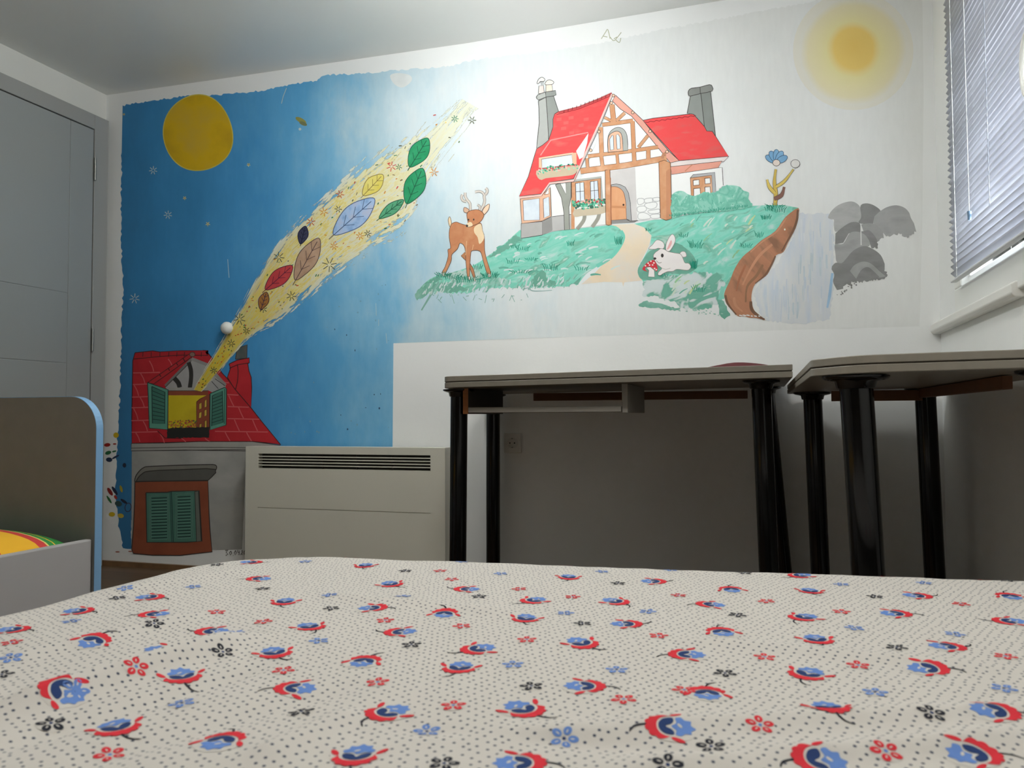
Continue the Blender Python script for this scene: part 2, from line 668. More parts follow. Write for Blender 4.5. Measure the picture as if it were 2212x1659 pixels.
# fine brush streaks
mp2 = nt.nodes.new('ShaderNodeMapping')
mp2.inputs['Scale'].default_value = (26, 1, 6)
nt.links.new(geo.outputs['Position'], mp2.inputs['Vector'])
n2 = nt.nodes.new('ShaderNodeTexNoise')
n2.inputs['Scale'].default_value = 2.2
n2.inputs['Detail'].default_value = 6
nt.links.new(mp2.outputs['Vector'], n2.inputs['Vector'])
mr2 = nt.nodes.new('ShaderNodeMapRange')
mr2.inputs['From Min'].default_value = 0.3
mr2.inputs['From Max'].default_value = 0.7
mr2.inputs['To Min'].default_value = 0.98
mr2.inputs['To Max'].default_value = 1.02
nt.links.new(n2.outputs['Fac'], mr2.inputs['Value'])
mx = nt.nodes.new('ShaderNodeMix')
mx.data_type = 'RGBA'
mx.blend_type = 'MULTIPLY'
mx.inputs[0].default_value = 1.0
nt.links.new(cr.outputs['Color'], mx.inputs[6])
nt.links.new(mr2.outputs['Result'], mx.inputs[7])
nt.links.new(mx.outputs[2], bs.inputs['Base Color'])

top = [(265, 228), (330, 217), (400, 208), (470, 205), (520, 201), (565, 196), (620, 186), (640, 181), (680, 175), (705, 162), (760, 160), (830, 155),
       (870, 150), (930, 147), (975, 142), (1020, 130), (1090, 121), (1180, 112), (1300, 92), (1420, 66), (1540, 44), (1700, 14), (1900, -24), (1992, -40)]
rgt = [(1995, 200), (1992, 500), (1986, 705)]
bot = [(1700, 713), (1375, 723), (1112, 732), (850, 741.5), (848, 969), (606, 968), (290, 968)]
lft = [(286, 1100), (283, 1186), (266, 1184), (256, 1130), (249, 1050), (254, 960), (259, 850), (262, 740), (266, 620), (261, 500), (263, 330)]
p = Paint()
p.poly(rough(top, 2.2, 4, closed=False) + [top[-1]] + rgt + bot + rough(lft, 2.2, 6, closed=False) + [lft[-1]], sm)
CREAM = P(226, 222, 208)
pale = P(196, 208, 206)
for (c, r) in (((331, 368), 9), ((363, 464), 9), ((291, 645), 11)):
    p.star(c, r, 1.6, pale, 7)
for (c, r) in (((449, 484), 5), ((399, 428), 4), ((537, 356), 4), ((268, 247), 2.5)):
    p.star(c, r, 1.8, P(214, 208, 150), 5, 0.0)
olive = P(150, 150, 84)
p.dot((650, 260), 13, 5, olive, 0.5)
p.dot((655, 267), 9, 4, P(120, 126, 90), 0.4)
p.dot((648, 279), 3, 3, pale)
patch = P(222, 226, 226)
p.poly(rough(smooth([(843, 163), (860, 158), (884, 162), (890, 172), (880, 184), (866, 189), (850, 180)]), 1.5, 4), patch)
p.stroke(smooth([(1100, 195), (1104, 178), (1120, 170), (1136, 178), (1138, 196), (1126, 210), (1110, 212), (1100, 200)], 6, False), 2.5, P(230, 236, 238))
p.stroke([(619, 190), (612, 208), (608, 224)], 1.4, pale)
for q in (((812, 655), (813, 682)), ((818, 690), (818, 704)), ((492, 560), (495, 600)), ((834, 720), (836, 742))):
    p.stroke(list(q), 1.6, P(170, 200, 216))
for k in range(60):
    x, y = RND.uniform(560, 840), RND.uniform(560, 950)
    if y > 1500 - x or x > 700:
        p.dot((x, y), RND.uniform(0.8, 2.2), RND.uniform(0.8, 2.6), P(120, 166, 196) if k % 3 else P(54, 86, 120), 0, 7)
scr = P(176, 178, 152)
for q in (((1299, 84), (1308, 70), (1313, 64), (1318, 84)), ((1302, 78), (1312, 80)), ((1318, 80), (1326, 88), (1336, 78), (1342, 70)), ((1330, 86), (1338, 92), (1341, 82)), ((1326, 84), (1333, 80))):
    p.stroke(smooth(list(q), 4, False) if len(q) > 2 else list(q), 1.6, scr)
p.done('painted_sky', 'night-blue sky paint fading to white', mural)

LAYER[0] = 0.0008
# --- moon
p = Paint()
yel = ramp_mat('moon_paint', [rgb(196, 160, 34), rgb(214, 176, 30), rgb(206, 172, 62)], 5, lo=0.35, hi=0.66)
mc = [(428 + 75 * math.cos(a) + 2 * math.sin(3 * a), 289 + 82 * math.sin(a) + 2.5 * math.cos(2 * a)) for a in [2 * math.pi * k / 60 for k in range(60)]]
p.poly(mc, yel)
p.stroke(mc + [mc[0]], 2.2, P(212, 196, 92))
p.done('painted_moon', 'round yellow painted moon', mural)

LAYER[0] = 0.0008
# --- sun, thin washes of yellow one over another
sunm = bpy.data.materials.new('sun_paint')
sunm.use_nodes = True
nt = sunm.node_tree
bs = nt.nodes['Principled BSDF']
bs.inputs['Roughness'].default_value = 0.8
uv = nt.nodes.new('ShaderNodeUVMap')
vl = nt.nodes.new('ShaderNodeVectorMath')
vl.operation = 'LENGTH'
nt.links.new(uv.outputs['UV'], vl.inputs[0])
nz = nt.nodes.new('ShaderNodeTexNoise')
nz.inputs['Scale'].default_value = 4
nz.inputs['Detail'].default_value = 5
tcn = nt.nodes.new('ShaderNodeTexCoord')
nt.links.new(tcn.outputs['Object'], nz.inputs['Vector'])
mm = nt.nodes.new('ShaderNodeMath')
mm.operation = 'MULTIPLY_ADD'
mm.inputs[1].default_value = 0.22
nt.links.new(nz.outputs['Fac'], mm.inputs[0])
nt.links.new(vl.outputs['Value'], mm.inputs[2])
cr = nt.nodes.new('ShaderNodeValToRGB')
e = cr.color_ramp.elements
for i, (pos, c) in enumerate([(0.0, (232, 196, 104)), (0.44, (236, 204, 116)), (0.58, (232, 222, 166)), (0.88, (230, 221, 184)), (1.0, (229, 226, 214))]):
    el = e[i] if i < 2 else e.new(pos)
    el.position = pos
    el.color = rgb(*c)
nt.links.new(mm.outputs['Value'], cr.inputs['Fac'])
nt.links.new(cr.outputs['Color'], bs.inputs['Base Color'])
p = Paint()
y = nxt()
ring, fsn, uvs = [], [], []
for j, rr in enumerate((0.0, 0.25, 0.5, 0.75, 1.0)):
    for k in range(48):
        a = 2 * math.pi * k / 48
        cxx, cyy = 1844 - 1 * rr, 100 + 10 * rr
        ring.append(p.wallpt((cxx + math.cos(a) * rr * 130, cyy + math.sin(a) * rr * 128), y))
        uvs.append((math.cos(a) * rr, math.sin(a) * rr))
for j in range(4):
    for k in range(48):
        l = (k + 1) % 48
        fsn.append((j * 48 + k, j * 48 + l, j * 48 + 48 + l, j * 48 + 48 + k))
p.add(ring, fsn, sunm)
so = p.done('painted_sun', 'soft yellow painted sun', mural)
ul = so.data.uv_layers.new(name='UVMap')
for lp in so.data.loops:
    ul.data[lp.index].uv = uvs[lp.vertex_index]

# --- trail of light
tm = bpy.data.materials.new('light_trail_paint')
tm.use_nodes = True
nt = tm.node_tree
bs = nt.nodes['Principled BSDF']
bs.inputs['Roughness'].default_value = 0.8
uv = nt.nodes.new('ShaderNodeUVMap')
sp = nt.nodes.new('ShaderNodeSeparateXYZ')
nt.links.new(uv.outputs['UV'], sp.inputs['Vector'])
mpt = nt.nodes.new('ShaderNodeMapping')
mpt.inputs['Scale'].default_value = (11, 5.5, 1)
nt.links.new(uv.outputs['UV'], mpt.inputs['Vector'])
nz = nt.nodes.new('ShaderNodeTexNoise')
nz.inputs['Scale'].default_value = 1.6
nz.inputs['Detail'].default_value = 9
nz.inputs['Roughness'].default_value = 0.62
nt.links.new(mpt.outputs['Vector'], nz.inputs['Vector'])
av = nt.nodes.new('ShaderNodeMath')
av.operation = 'ABSOLUTE'
nt.links.new(sp.outputs['Y'], av.inputs[0])
c1 = nt.nodes.new('ShaderNodeValToRGB')
e = c1.color_ramp.elements
for i, (pos, c) in enumerate([(0.34, (192, 208, 210)), (0.42, (232, 226, 190)), (0.48, (230, 210, 104)), (0.52, (236, 226, 160)), (0.58, (226, 224, 204)), (0.66, (228, 206, 110))]):
    el = e[i] if i < 2 else e.new(pos)
    el.position = pos
    el.color = rgb(*c)
nt.links.new(nz.outputs['Fac'], c1.inputs['Fac'])
c2 = nt.nodes.new('ShaderNodeValToRGB')
e = c2.color_ramp.elements
for i, (pos, c) in enumerate([(0.36, (222, 168, 30)), (0.5, (226, 204, 60)), (0.62, (196, 190, 110)), (0.75, (230, 190, 40))]):
    el = e[i] if i < 2 else e.new(pos)
    el.position = pos
    el.color = rgb(*c)
nt.links.new(nz.outputs['Fac'], c2.inputs['Fac'])
fu = nt.nodes.new('ShaderNodeMapRange')
fu.inputs['From Min'].default_value = 0.16
fu.inputs['From Max'].default_value = 0.55
nt.links.new(sp.outputs['X'], fu.inputs['Value'])
mx = nt.nodes.new('ShaderNodeMix')
mx.data_type = 'RGBA'
nt.links.new(fu.outputs['Result'], mx.inputs[0])
nt.links.new(c2.outputs['Color'], mx.inputs[6])
nt.links.new(c1.outputs['Color'], mx.inputs[7])
pe = nt.nodes.new('ShaderNodeMapRange')    # paler towards both edges and the far end
pe.inputs['From Min'].default_value = 0.62
pe.inputs['From Max'].default_value = 0.95
nt.links.new(av.outputs['Value'], pe.inputs['Value'])
pu = nt.nodes.new('ShaderNodeMapRange')
pu.inputs['From Min'].default_value = 0.62
pu.inputs['From Max'].default_value = 1.0
pu.inputs['To Max'].default_value = 0.85
nt.links.new(sp.outputs['X'], pu.inputs['Value'])
px_m = nt.nodes.new('ShaderNodeMath')
px_m.operation = 'MAXIMUM'
nt.links.new(pe.outputs['Result'], px_m.inputs[0])
nt.links.new(pu.outputs['Result'], px_m.inputs[1])
pm = nt.nodes.new('ShaderNodeMix')
pm.data_type = 'RGBA'
pm.inputs[7].default_value = rgb(222, 226, 214)
nt.links.new(px_m.outputs['Value'], pm.inputs[0])
nt.links.new(mx.outputs[2], pm.inputs[6])
nt.links.new(pm.outputs[2], bs.inputs['Base Color'])
ae = nt.nodes.new('ShaderNodeMath')       # edge fade: 1-|v| plus noise, and the far end thins out
ae.operation = 'MULTIPLY_ADD'
ae.inputs[1].default_value = -1.0
nt.links.new(av.outputs['Value'], ae.inputs[0])
nn = nt.nodes.new('ShaderNodeMath')
nn.operation = 'MULTIPLY_ADD'
nn.inputs[1].default_value = 1.9
nn.inputs[2].default_value = 0.36
nt.links.new(nz.outputs['Fac'], nn.inputs[0])
nt.links.new(nn.outputs['Value'], ae.inputs[2])
ue = nt.nodes.new('ShaderNodeMapRange')
ue.inputs['From Min'].default_value = 0.66
ue.inputs['From Max'].default_value = 1.0
ue.inputs['To Max'].default_value = 0.7
nt.links.new(sp.outputs['X'], ue.inputs['Value'])
sb = nt.nodes.new('ShaderNodeMath')
sb.operation = 'SUBTRACT'
nt.links.new(ae.outputs['Value'], sb.inputs[0])
nt.links.new(ue.outputs['Result'], sb.inputs[1])
al = nt.nodes.new('ShaderNodeMapRange')
al.inputs['From Min'].default_value = 0.40
al.inputs['From Max'].default_value = 0.47
nt.links.new(sb.outputs['Value'], al.inputs['Value'])
nt.links.new(al.outputs['Result'], bs.inputs['Alpha'])

up_e = smooth([(418, 842), (447, 793), (478, 742), (513, 681), (580, 560), (646, 483), (718, 417), (771, 367), (850, 292), (912, 245), (968, 196)], 6, False)
lo_e = smooth([(436, 846), (474, 802), (512, 757), (548, 722), (603, 690), (664, 637), (724, 587), (804, 537), (884, 500), (942, 405), (1060, 250)], 6, False)


def trail_pt(u, v):
    t = u * (len(up_e) - 1)
    i = min(int(t), len(up_e) - 2)
    f = t - i
    a = [up_e[i][k] * (1 - f) + up_e[i + 1][k] * f for k in (0, 1)]
    c = [lo_e[i][k] * (1 - f) + lo_e[i + 1][k] * f for k in (0, 1)]
    s = (v + 1) / 2
    return (a[0] * (1 - s) + c[0] * s, a[1] * (1 - s) + c[1] * s)


LAYER[0] = 0.0008
# --- left house goes under the trail
RED = ramp_mat('dark_red_roof_paint', [rgb(176, 40, 48), rgb(192, 48, 56), rgb(184, 44, 50)], 7)
PINKL = P(206, 96, 98)
GRY = P(168, 166, 160)
GRYD = P(112, 110, 104)
GRN = P(98, 160, 140)
GRND = P(72, 122, 108)
INKG = mat('dark_green_outline_paint', rgb(22, 58, 54), 0.7)
BRN = P(146, 78, 56)
BLK = P(58, 56, 54)
p = Paint()
p.poly([(285, 962), (606, 962), (600, 972), (532, 978), (523, 1187), (284, 1190)], ramp_mat('grey_house_wall_paint', [rgb(176, 174, 168), rgb(160, 160, 156), rgb(182, 180, 176)], 3, (1, 1, 2)))
# chimney and its pot
p.poly(zH((545, 250), (565, 110), (640, 60), (720, 30), (715, 232)), ramp_mat('sooty_pot_paint', [rgb(70, 92, 92), rgb(120, 104, 100)], 16), 1.4)
p.poly(zH((450, 320), (570, 262), (752, 228), (752, 300), (730, 318), (745, 420), (780, 520), (788, 680), (778, 975), (540, 705), (425, 520), (470, 385)), RED, 1.8, INKR)
p.stroke(zH((452, 385), (580, 330), (750, 305)), 1.8, INKR)
p.stroke(smooth(zH((575, 335), (585, 430), (575, 580), (545, 700)), 4, False), 1.8, INKR)
# big roof
roofp = [(292, 762), (330, 758)] + zG((560, 150), (900, 130), (1327, 130)) + zH((60, 115), (120, 140), (200, 235), (345, 455), (430, 545), (545, 705), (780, 978), (930, 1170), (1220, 1525), (1000, 1495), (800, 1478), (0, 1478)) + [(285, 958), (285, 903), (287, 780)]
p.poly(roofp, RED, 1.8, INKR)
ridge = zG((165, 205), (560, 185), (900, 165), (1327, 160)) + zH((110, 165))
p.stroke(ridge, 9, P(178, 44, 52))
p.stroke(zG((140, 262), (560, 222), (900, 200), (1327, 205)), 1.6, INKR)
for xx in (290, 420, 560, 700, 830, 950, 1220):
    p.stroke(zG((xx, 150), (xx - 4, 225)), 1.5, INKR)
for (yy, xa, xb) in ((480, 130, 560), (665, 125, 380), (865, 115, 380), (1035, 108, 380), (1240, 105, 390), (1425, 108, 520)):
    p.stroke(zG((xa, yy + 4), ((xa + xb) / 2, yy), (xb, yy - 6)), 2.4, PINKL)
for (x, yt, yb) in ((390, 290, 460), (690, 260, 400), (250, 490, 650), (150, 680, 850), (240, 870, 1030), (140, 1050, 1230), (290, 1250, 1410), (170, 1430, 1580), (560, 1450, 1600), (900, 1525, 1585)):
    p.stroke(smooth(zG((x, yt), (x + 45, (yt + yb) / 2), (x + 70, yb)), 4, False), 2.2, PINKL)
for (yy, xa, xb) in ((592, 370, 445), (775, 425, 590), (955, 430, 745), (1135, 425, 905), (1325, 240, 1030)):
    p.stroke(zH((xa, yy), (xb, yy + 10)), 2.4, PINKL)
for (x, yt, yb) in ((445, 790, 950), (590, 965, 1130), (530, 1150, 1320), (800, 1150, 1320), (390, 1335, 1470), (710, 1340, 1470), (90, 1430, 1480)):
    p.stroke(smooth(zH((x, yt), (x + 35, (yt + yb) / 2), (x + 75, yb)), 4, False), 2.2, PINKL)
# dormer
p.poly(zG((640, 712), (1062, 265)) + zH((120, 330), (400, 645), (390, 690), (200, 745)) + zG((1327, 760), (690, 760)), P(170, 168, 168))
p.stroke(zG((645, 690), (1065, 262)), 6, P(124, 122, 120))
p.stroke(zG((1062, 258)) + zH((120, 330), (395, 640)), 7, P(150, 148, 146))
p.stroke(zG((640, 715), (1050, 305)), 1.3, INK)
p.stroke(zH((190, 580), (290, 690)), 1.3, INK)
p.stroke(zH((240, 540), (390, 645)), 1.3, INK)
p.stroke(smooth(zG((1015, 315), (1050, 430), (1055, 560), (1035, 720)), 4, False), 9, BLK)
p.stroke(smooth(zG((790, 570), (850, 640), (875, 715)), 4, False), 10, BLK)
p.poly(zG((360, 640), (1020, 185), (1075, 225), (950, 310), (460, 660)), P(186, 50, 56), 1.6, INKR)
for q in (((550, 505), (575, 545)), ((690, 410), (715, 450)), ((820, 325), (845, 365)), ((930, 255), (955, 300))):
    p.stroke(zG(*q), 2.0, INKR)
p.dot(zG((1075, 190))[0], 6, 5, P(140, 110, 100), 0, 12, 1.2)
p.stroke(zG((690, 742), (1327, 738)), 6.5, GRY)
p.stroke(zG((700, 808), (1327, 806)), 10, BRN)
p.stroke(zG((690, 768), (1327, 768)), 1.3, INK)
# lit window with flowers in front
p.poly([(364, 854), (454, 854), (454, 926), (364, 926)], ramp_mat('yellow_room_paint', [rgb(206, 184, 36), rgb(214, 192, 44), rgb(190, 164, 34)], 6))
p.poly([(425, 868), (432, 862), (453, 851), (453, 926), (425, 926)], BRN, 1.3, INKR)
for q in (((1180, 975), (1225, 955), (1225, 1050), (1180, 1065)), ((1270, 925), (1305, 905), (1305, 1020), (1265, 1035)), ((1180, 1120), (1225, 1105), (1220, 1195), (1175, 1205)),
          ((1265, 1080), (1305, 1065), (1305, 1160), (1265, 1175)), ((1185, 1300), (1225, 1290), (1220, 1360), (1185, 1360)), ((1270, 1250), (1305, 1240), (1305, 1355), (1270, 1355))):
    p.poly(zG(*q), P(206, 178, 74), 1.1, INKR)
fl = [P(176, 96, 60), P(150, 120, 60), P(196, 120, 70), P(96, 110, 66), P(190, 70, 60)]
for k in range(110):
    x = RND.uniform(365, 425)
    p.dot((x, RND.uniform(908, 925)), RND.uniform(0.9, 2.2), RND.uniform(0.9, 2.2), RND.choice(fl), 0, 7)
p.poly(rough([(361, 925), (453, 922), (452, 945), (361, 946)], 1.0, 3), P(48, 48, 46))
# shutters
for q, inn in ((zG((362, 636), (690, 752), (682, 1385), (390, 1362), (375, 900)), [zG((430, 700), (640, 790), (635, 1290), (440, 1285))]),
               (zH((168, 762), (385, 668), (412, 690), (405, 1232), (165, 1305)), [zH((200, 795), (350, 722), (362, 1190), (190, 1248))])):
    p.poly(q, GRN, 1.8, INKG)
    p.poly(inn[0], GRND, 1.8, INKG)
    a, c, d, e2 = inn[0]
    for k in range(1, 9):
        t = k / 9
        p.stroke([(a[0] + (e2[0] - a[0]) * t, a[1] + (e2[1] - a[1]) * t), (c[0] + (d[0] - c[0]) * t, c[1] + (d[1] - c[1]) * t + 1.0)], 1.5, INKG)
p.stroke(zH((385, 690), (378, 1215)), 1.3, INKG)
p.stroke(zG((520, 1405), (640, 1520), (900, 1525)), 1.5, INKR)
# eaves
p.poly([(284, 958), (360, 957), (430, 954), (546, 954), (606, 962), (600, 970), (284, 974)], GRY, 1.2)
p.stroke([(284, 968), (400, 966), (532, 967)], 1.2, INK)
p.stroke([(284, 974), (400, 972), (532, 974)], 1.4, INK)
# lower window with awning
p.poly(zI((165, 385), (350, 375), (1355, 365), (1372, 900), (1390, 1200), (1422, 1522), (900, 1582), (450, 1578), (140, 1550), (112, 1480), (142, 1100), (160, 700)), ramp_mat('brown_window_wall_paint', [rgb(142, 78, 56), rgb(152, 84, 60), rgb(134, 72, 52)], 5), 2.0)
p.poly(smooth(zI((160, 380), (175, 300), (230, 215), (310, 150), (420, 132), (900, 112), (1300, 103), (1472, 108), (1490, 175), (1420, 270), (1358, 360)), 3, False), P(130, 128, 120), 2.0)
p.poly(smooth(zI((185, 378), (215, 320), (280, 255), (400, 208), (900, 185), (1475, 180), (1358, 358)), 3, False), P(98, 97, 92), 2.0)
p.poly(zI((345, 560), (700, 553), (760, 538), (1210, 528), (1255, 1350), (1000, 1368), (360, 1368)), GRN.copy() and P(84, 128, 114), 2.2)
p.poly(zI((1140, 540), (1200, 536), (1245, 1345), (1168, 1355)), P(112, 116, 108), 1.4)
p.stroke(zI((760, 545), (790, 1360)), 1.6, INKG)
p.stroke(zI((740, 548), (765, 1360)), 1.2, INKG)
for (xa, xb, ya, yb) in ((410, 700, 610, 1310), (835, 1085, 590, 1290)):
    q = zI((xa, ya), (xb, ya - 15), (xb + 15, yb), (xa + 10, yb + 5), (xa, ya))
    p.stroke(q, 3.4, P(110, 156, 140))
    p.stroke(q, 1.0, INKG)
    n = 14
    for k in range(n):
        t = (k + 0.7) / n
        yy = ya + (yb - ya) * t
        p.stroke(zI((xa + 25, yy + 6), ((xa + xb) / 2, yy + 2), (xb - 12, yy - 4)), 2.3, INKG)
        p.stroke(zI((xa + 25, yy + 28), (xb - 12, yy + 18)), 1.3, P(110, 156, 140))
# date
for q in (((487, 1189), (493, 1188), (489, 1193), (493, 1197), (488, 1200)), ((499, 1190), (496, 1194), (498, 1199), (501, 1195), (499, 1190)), ((504, 1199), (504.6, 1199.8)),
          ((509, 1189), (506.5, 1194), (508.5, 1199), (511, 1194), (509, 1189)), ((514, 1188), (514, 1193), (518, 1193)), ((517.5, 1189), (516.5, 1199)), ((519.6, 1198), (520, 1198.8)),
          ((521, 1191), (524, 1188.5), (524, 1192), (521, 1198), (525, 1197)), ((531, 1188), (527.5, 1192), (528, 1197), (531, 1197))):
    p.stroke(list(q), 1.3, INK)
p.done('painted_town_house', 'painted house with dark red tiled roof and green shutters', mural)

LAYER[0] = 0.0016
# --- trail object with confetti and drifting leaves
p = Paint()
y = nxt()
NU, NV = len(up_e), 9
vs, fs, uvs = [], [], []
for i in range(NU):
    for j in range(NV):
        v = -1 + 2 * j / (NV - 1)
        s = (v * 1.14 + 1) / 2
        vs.append(p.wallpt((up_e[i][0] * (1 - s) + lo_e[i][0] * s, up_e[i][1] * (1 - s) + lo_e[i][1] * s), y))
        uvs.append((i / (NU - 1), v))
for i in range(NU - 1):
    for j in range(NV - 1):
        fs.append((i * NV + j, i * NV + j + 1, (i + 1) * NV + j + 1, (i + 1) * NV + j))
p.add(vs, fs, tm)
nuv = len(uvs)
GC = [P(74, 110, 62), P(196, 84, 52), P(90, 92, 66), P(214, 140, 50), P(70, 130, 96), P(120, 100, 70), P(206, 70, 64), P(224, 190, 60)]
for k in range(150):
    u, v = RND.uniform(0.02, 0.95), RND.uniform(-0.78, 0.78)
    c = trail_pt(u, v)
    a = RND.uniform(-1.2, 0.2)
    L = RND.uniform(2.5, 6.5) * (0.6 + u * 0.6)
    p.stroke([(c[0] - math.cos(a) * L / 2, c[1] - math.sin(a) * L / 2), (c[0], c[1] - 0.4), (c[0] + math.cos(a) * L / 2, c[1] + math.sin(a) * L / 2)], RND.uniform(1.2, 2.6), RND.choice(GC))
for (c, r, ci) in (((846, 360), 11, 6), ((862, 361), 7, 4), ((712, 572), 16, 2), ((672, 480), 10, 1), ((700, 458), 10, 3), ((731, 452), 8, 2), ((778, 510), 9, 3), ((722, 532), 9, 3), ((630, 640), 11, 2),
                   ((603, 556), 12, 2), ((518, 690), 13, 2), ((533, 715), 8, 2), ((795, 505), 8, 2), ((938, 372), 10, 3), ((1020, 260), 9, 2), ((983, 257), 8, 4), ((570, 668), 8, 2), ((500, 742), 9, 2), ((462, 800), 8, 2), ((735, 420), 9, 1)):
    p.star(c, r, 1.6, GC[ci], RND.choice((6, 7)), 0.22, RND.uniform(0, 1))


def leaf(c, ang, L, wd, m, vein):
    ca, sa = math.cos(ang), math.sin(ang)
    pr = [(-0.5, 0), (-0.3, 0.6), (0.0, 1.0), (0.28, 0.75), (0.5, 0), (0.28, -0.7), (0.0, -1.0), (-0.3, -0.65)]
    q = [(c[0] + ca * a * L - sa * bb * wd / 2, c[1] + sa * a * L + ca * bb * wd / 2) for (a, bb) in pr]
    p.poly(smooth(q, 5), m, 1.5, vein)
    f = lambda a, bb: (c[0] + ca * a * L - sa * bb * wd / 2, c[1] + sa * a * L + ca * bb * wd / 2)
    p.stroke([f(-0.62, 0.05), f(-0.2, 0.04), f(0.42, 0)], 1.5, vein)
    for t in (-0.25, -0.02, 0.2):
        for s in (-1, 1):
            p.stroke([f(t, 0), f(t + 0.16, 0.55 * s)], 1.1, vein)


DGR = P(34, 88, 66)
NAV = P(62, 84, 130)
leaf((905, 330), -1.0, 74, 40, ramp_mat('leaf_green_paint', [rgb(36, 140, 92), rgb(60, 164, 116)], 22), DGR)
leaf((896, 402), -1.15, 84, 44, MATS['leaf_green_paint'], DGR)
leaf((846, 452), -0.65, 66, 24, P(92, 168, 128), DGR)
leaf((765, 468), -0.72, 118, 50, ramp_mat('leaf_blue_paint', [rgb(126, 164, 214), rgb(168, 196, 232), rgb(188, 196, 220)], 22), NAV)
leaf((806, 400), -0.8, 62, 34, ramp_mat('leaf_gold_paint', [rgb(226, 208, 92), rgb(236, 224, 140)], 22), P(150, 130, 70))
leaf((664, 560), -1.05, 104, 42, ramp_mat('leaf_tan_paint', [rgb(176, 142, 116), rgb(196, 164, 140)], 22), P(88, 70, 70))
leaf((655, 508), -1.3, 40, 22, P(64, 66, 92), P(34, 36, 60))
leaf((603, 600), -0.72, 78, 34, ramp_mat('leaf_red_paint', [rgb(206, 78, 78), rgb(188, 62, 70)], 22), P(96, 40, 64))
leaf((570, 650), -1.25, 40, 22, P(170, 116, 60), P(70, 50, 70))
to = p.done('painted_light_trail', 'painted trail of yellow light with coloured leaves and specks', mural)
ul = to.data.uv_layers.new(name='UVMap')
for lp in to.data.loops:
    ul.data[lp.index].uv = uvs[lp.vertex_index] if lp.vertex_index < nuv else (0, 0)

LAYER[0] = 0.0008
# --- hill
MINT = rgb(130, 212, 190)
hillm = ramp_mat('hill_grass_paint', [rgb(206, 218, 214), rgb(152, 214, 198), rgb(124, 208, 186), rgb(142, 212, 194), rgb(120, 184, 160), rgb(196, 214, 206)], 9, (1, 1, 2.6), lo=0.30, hi=0.72, rot=0.35, dist=0.8)
sagem = ramp_mat('hill_sage_paint', [rgb(124, 178, 160), rgb(108, 168, 148), rgb(146, 192, 178)], 12)
lowm = ramp_mat('hill_thin_paint', [rgb(116, 178, 158), rgb(112, 174, 154), rgb(204, 216, 214), rgb(208, 218, 218)], 11, (1, 1, 1.6), lo=0.40, hi=0.60, rot=0.4, dist=1.0)
p = Paint()
p.poly(zM((380, 75), (600, 60), (700, 100), (770, 180), (745, 280), (690, 390), (640, 480), (640, 560), (685, 625), (500, 645), (490, 690), (480, 645), (300, 640), (70, 665), (200, 560), (330, 420), (440, 280), (490, 200), (470, 140)),
       ramp_mat('sandy_path_paint', [rgb(228, 208, 180), rgb(234, 216, 190), rgb(226, 216, 202), rgb(236, 208, 180)], 7))
hl = smooth(zL((70, 665), (150, 570), (250, 500), (420, 460), (620, 390), (740, 310), (880, 210), (1030, 75), (1060, 90), (1250, 110), (1330, 90), (1450, 70), (1650, 50), (1880, 30), (1960, 70), (1990, 130), (1960, 220), (1880, 320), (1740, 410), (1640, 480), (1570, 570)), 3, False)
p.poly(hl + rough(zL((1570, 570), (1370, 590), (1250, 605), (1120, 590), (900, 600), (760, 610), (690, 600), (580, 650), (400, 650), (250, 640), (180, 660), (90, 720)), 3.0, 4, closed=False), hillm)
p.poly(rough(zL((70, 660), (150, 570), (270, 495), (330, 520), (250, 560), (420, 560), (560, 620), (400, 655), (250, 620), (90, 720)), 2.4, 4), sagem)
p.poly(rough(zL((330, 490), (560, 430), (640, 400), (700, 500), (900, 520), (960, 560), (880, 585), (700, 560), (560, 580), (420, 560)), 3, 4), ramp_mat('hill_mixed_paint', [rgb(120, 184, 164), rgb(190, 212, 206), rgb(138, 196, 178)], 14, lo=0.4, hi=0.6))
p.poly(rough(zL((880, 210), (1000, 110), (1060, 160), (1000, 200), (880, 270), (820, 310), (740, 320)), 2.5, 4), sagem)
p.poly(rough(zL((1120, 580), (1190, 470), (1250, 440), (1290, 520), (1360, 540), (1360, 590), (1200, 600)), 2.5, 4), sagem)
p.poly(zL((1520, 565), (1610, 490), (1740, 405), (1600, 500), (1570, 575)), sagem)
p.stroke(zL((290, 545), (220, 660), (130, 810)), 5, P(132, 178, 166), True)
p.stroke(smooth(zL((1960, 80), (1985, 140), (1940, 240), (1860, 330), (1740, 405)), 5, False), 8, P(122, 206, 186))
hr = zM((600, 62), (860, 10), (980, 0)) + [(1500, 462), (1560, 456), (1624, 445), (1660, 443), (1692, 443), (1724.5, 449)] + zJ((930, 292), (800, 470), (620, 590), (480, 730), (380, 800), (280, 950), (220, 1110), (155, 1250), (145, 1340), (100, 1340)) + \
    rough(zM((1440, 800), (1300, 700), (1100, 640), (900, 600), (690, 640)), 2, 4, closed=False) + zM((690, 640), (640, 565), (640, 500), (700, 390), (755, 290), (772, 180), (700, 100))
p.poly(hr, hillm)
p.poly(rough(zM((690, 640), (820, 600), (960, 570), (1120, 560), (1250, 540), (1440, 560), (1500, 640), (1440, 850), (1350, 900), (1200, 920), (1050, 905), (1000, 830), (900, 830), (820, 780), (690, 790)), 3.5, 4), lowm)
p.poly(rough(zM((640, 870), (710, 830), (820, 850), (1060, 910), (1000, 930), (820, 900), (650, 885)), 1.8, 4), sagem)
p.poly(rough(zJ((60, 1390), (100, 1340), (145, 1370), (222, 1550), (150, 1600), (90, 1545)), 1.5, 4), sagem)
p.stroke(zJ((130, 1180), (90, 1350)), 9, P(134, 206, 188))
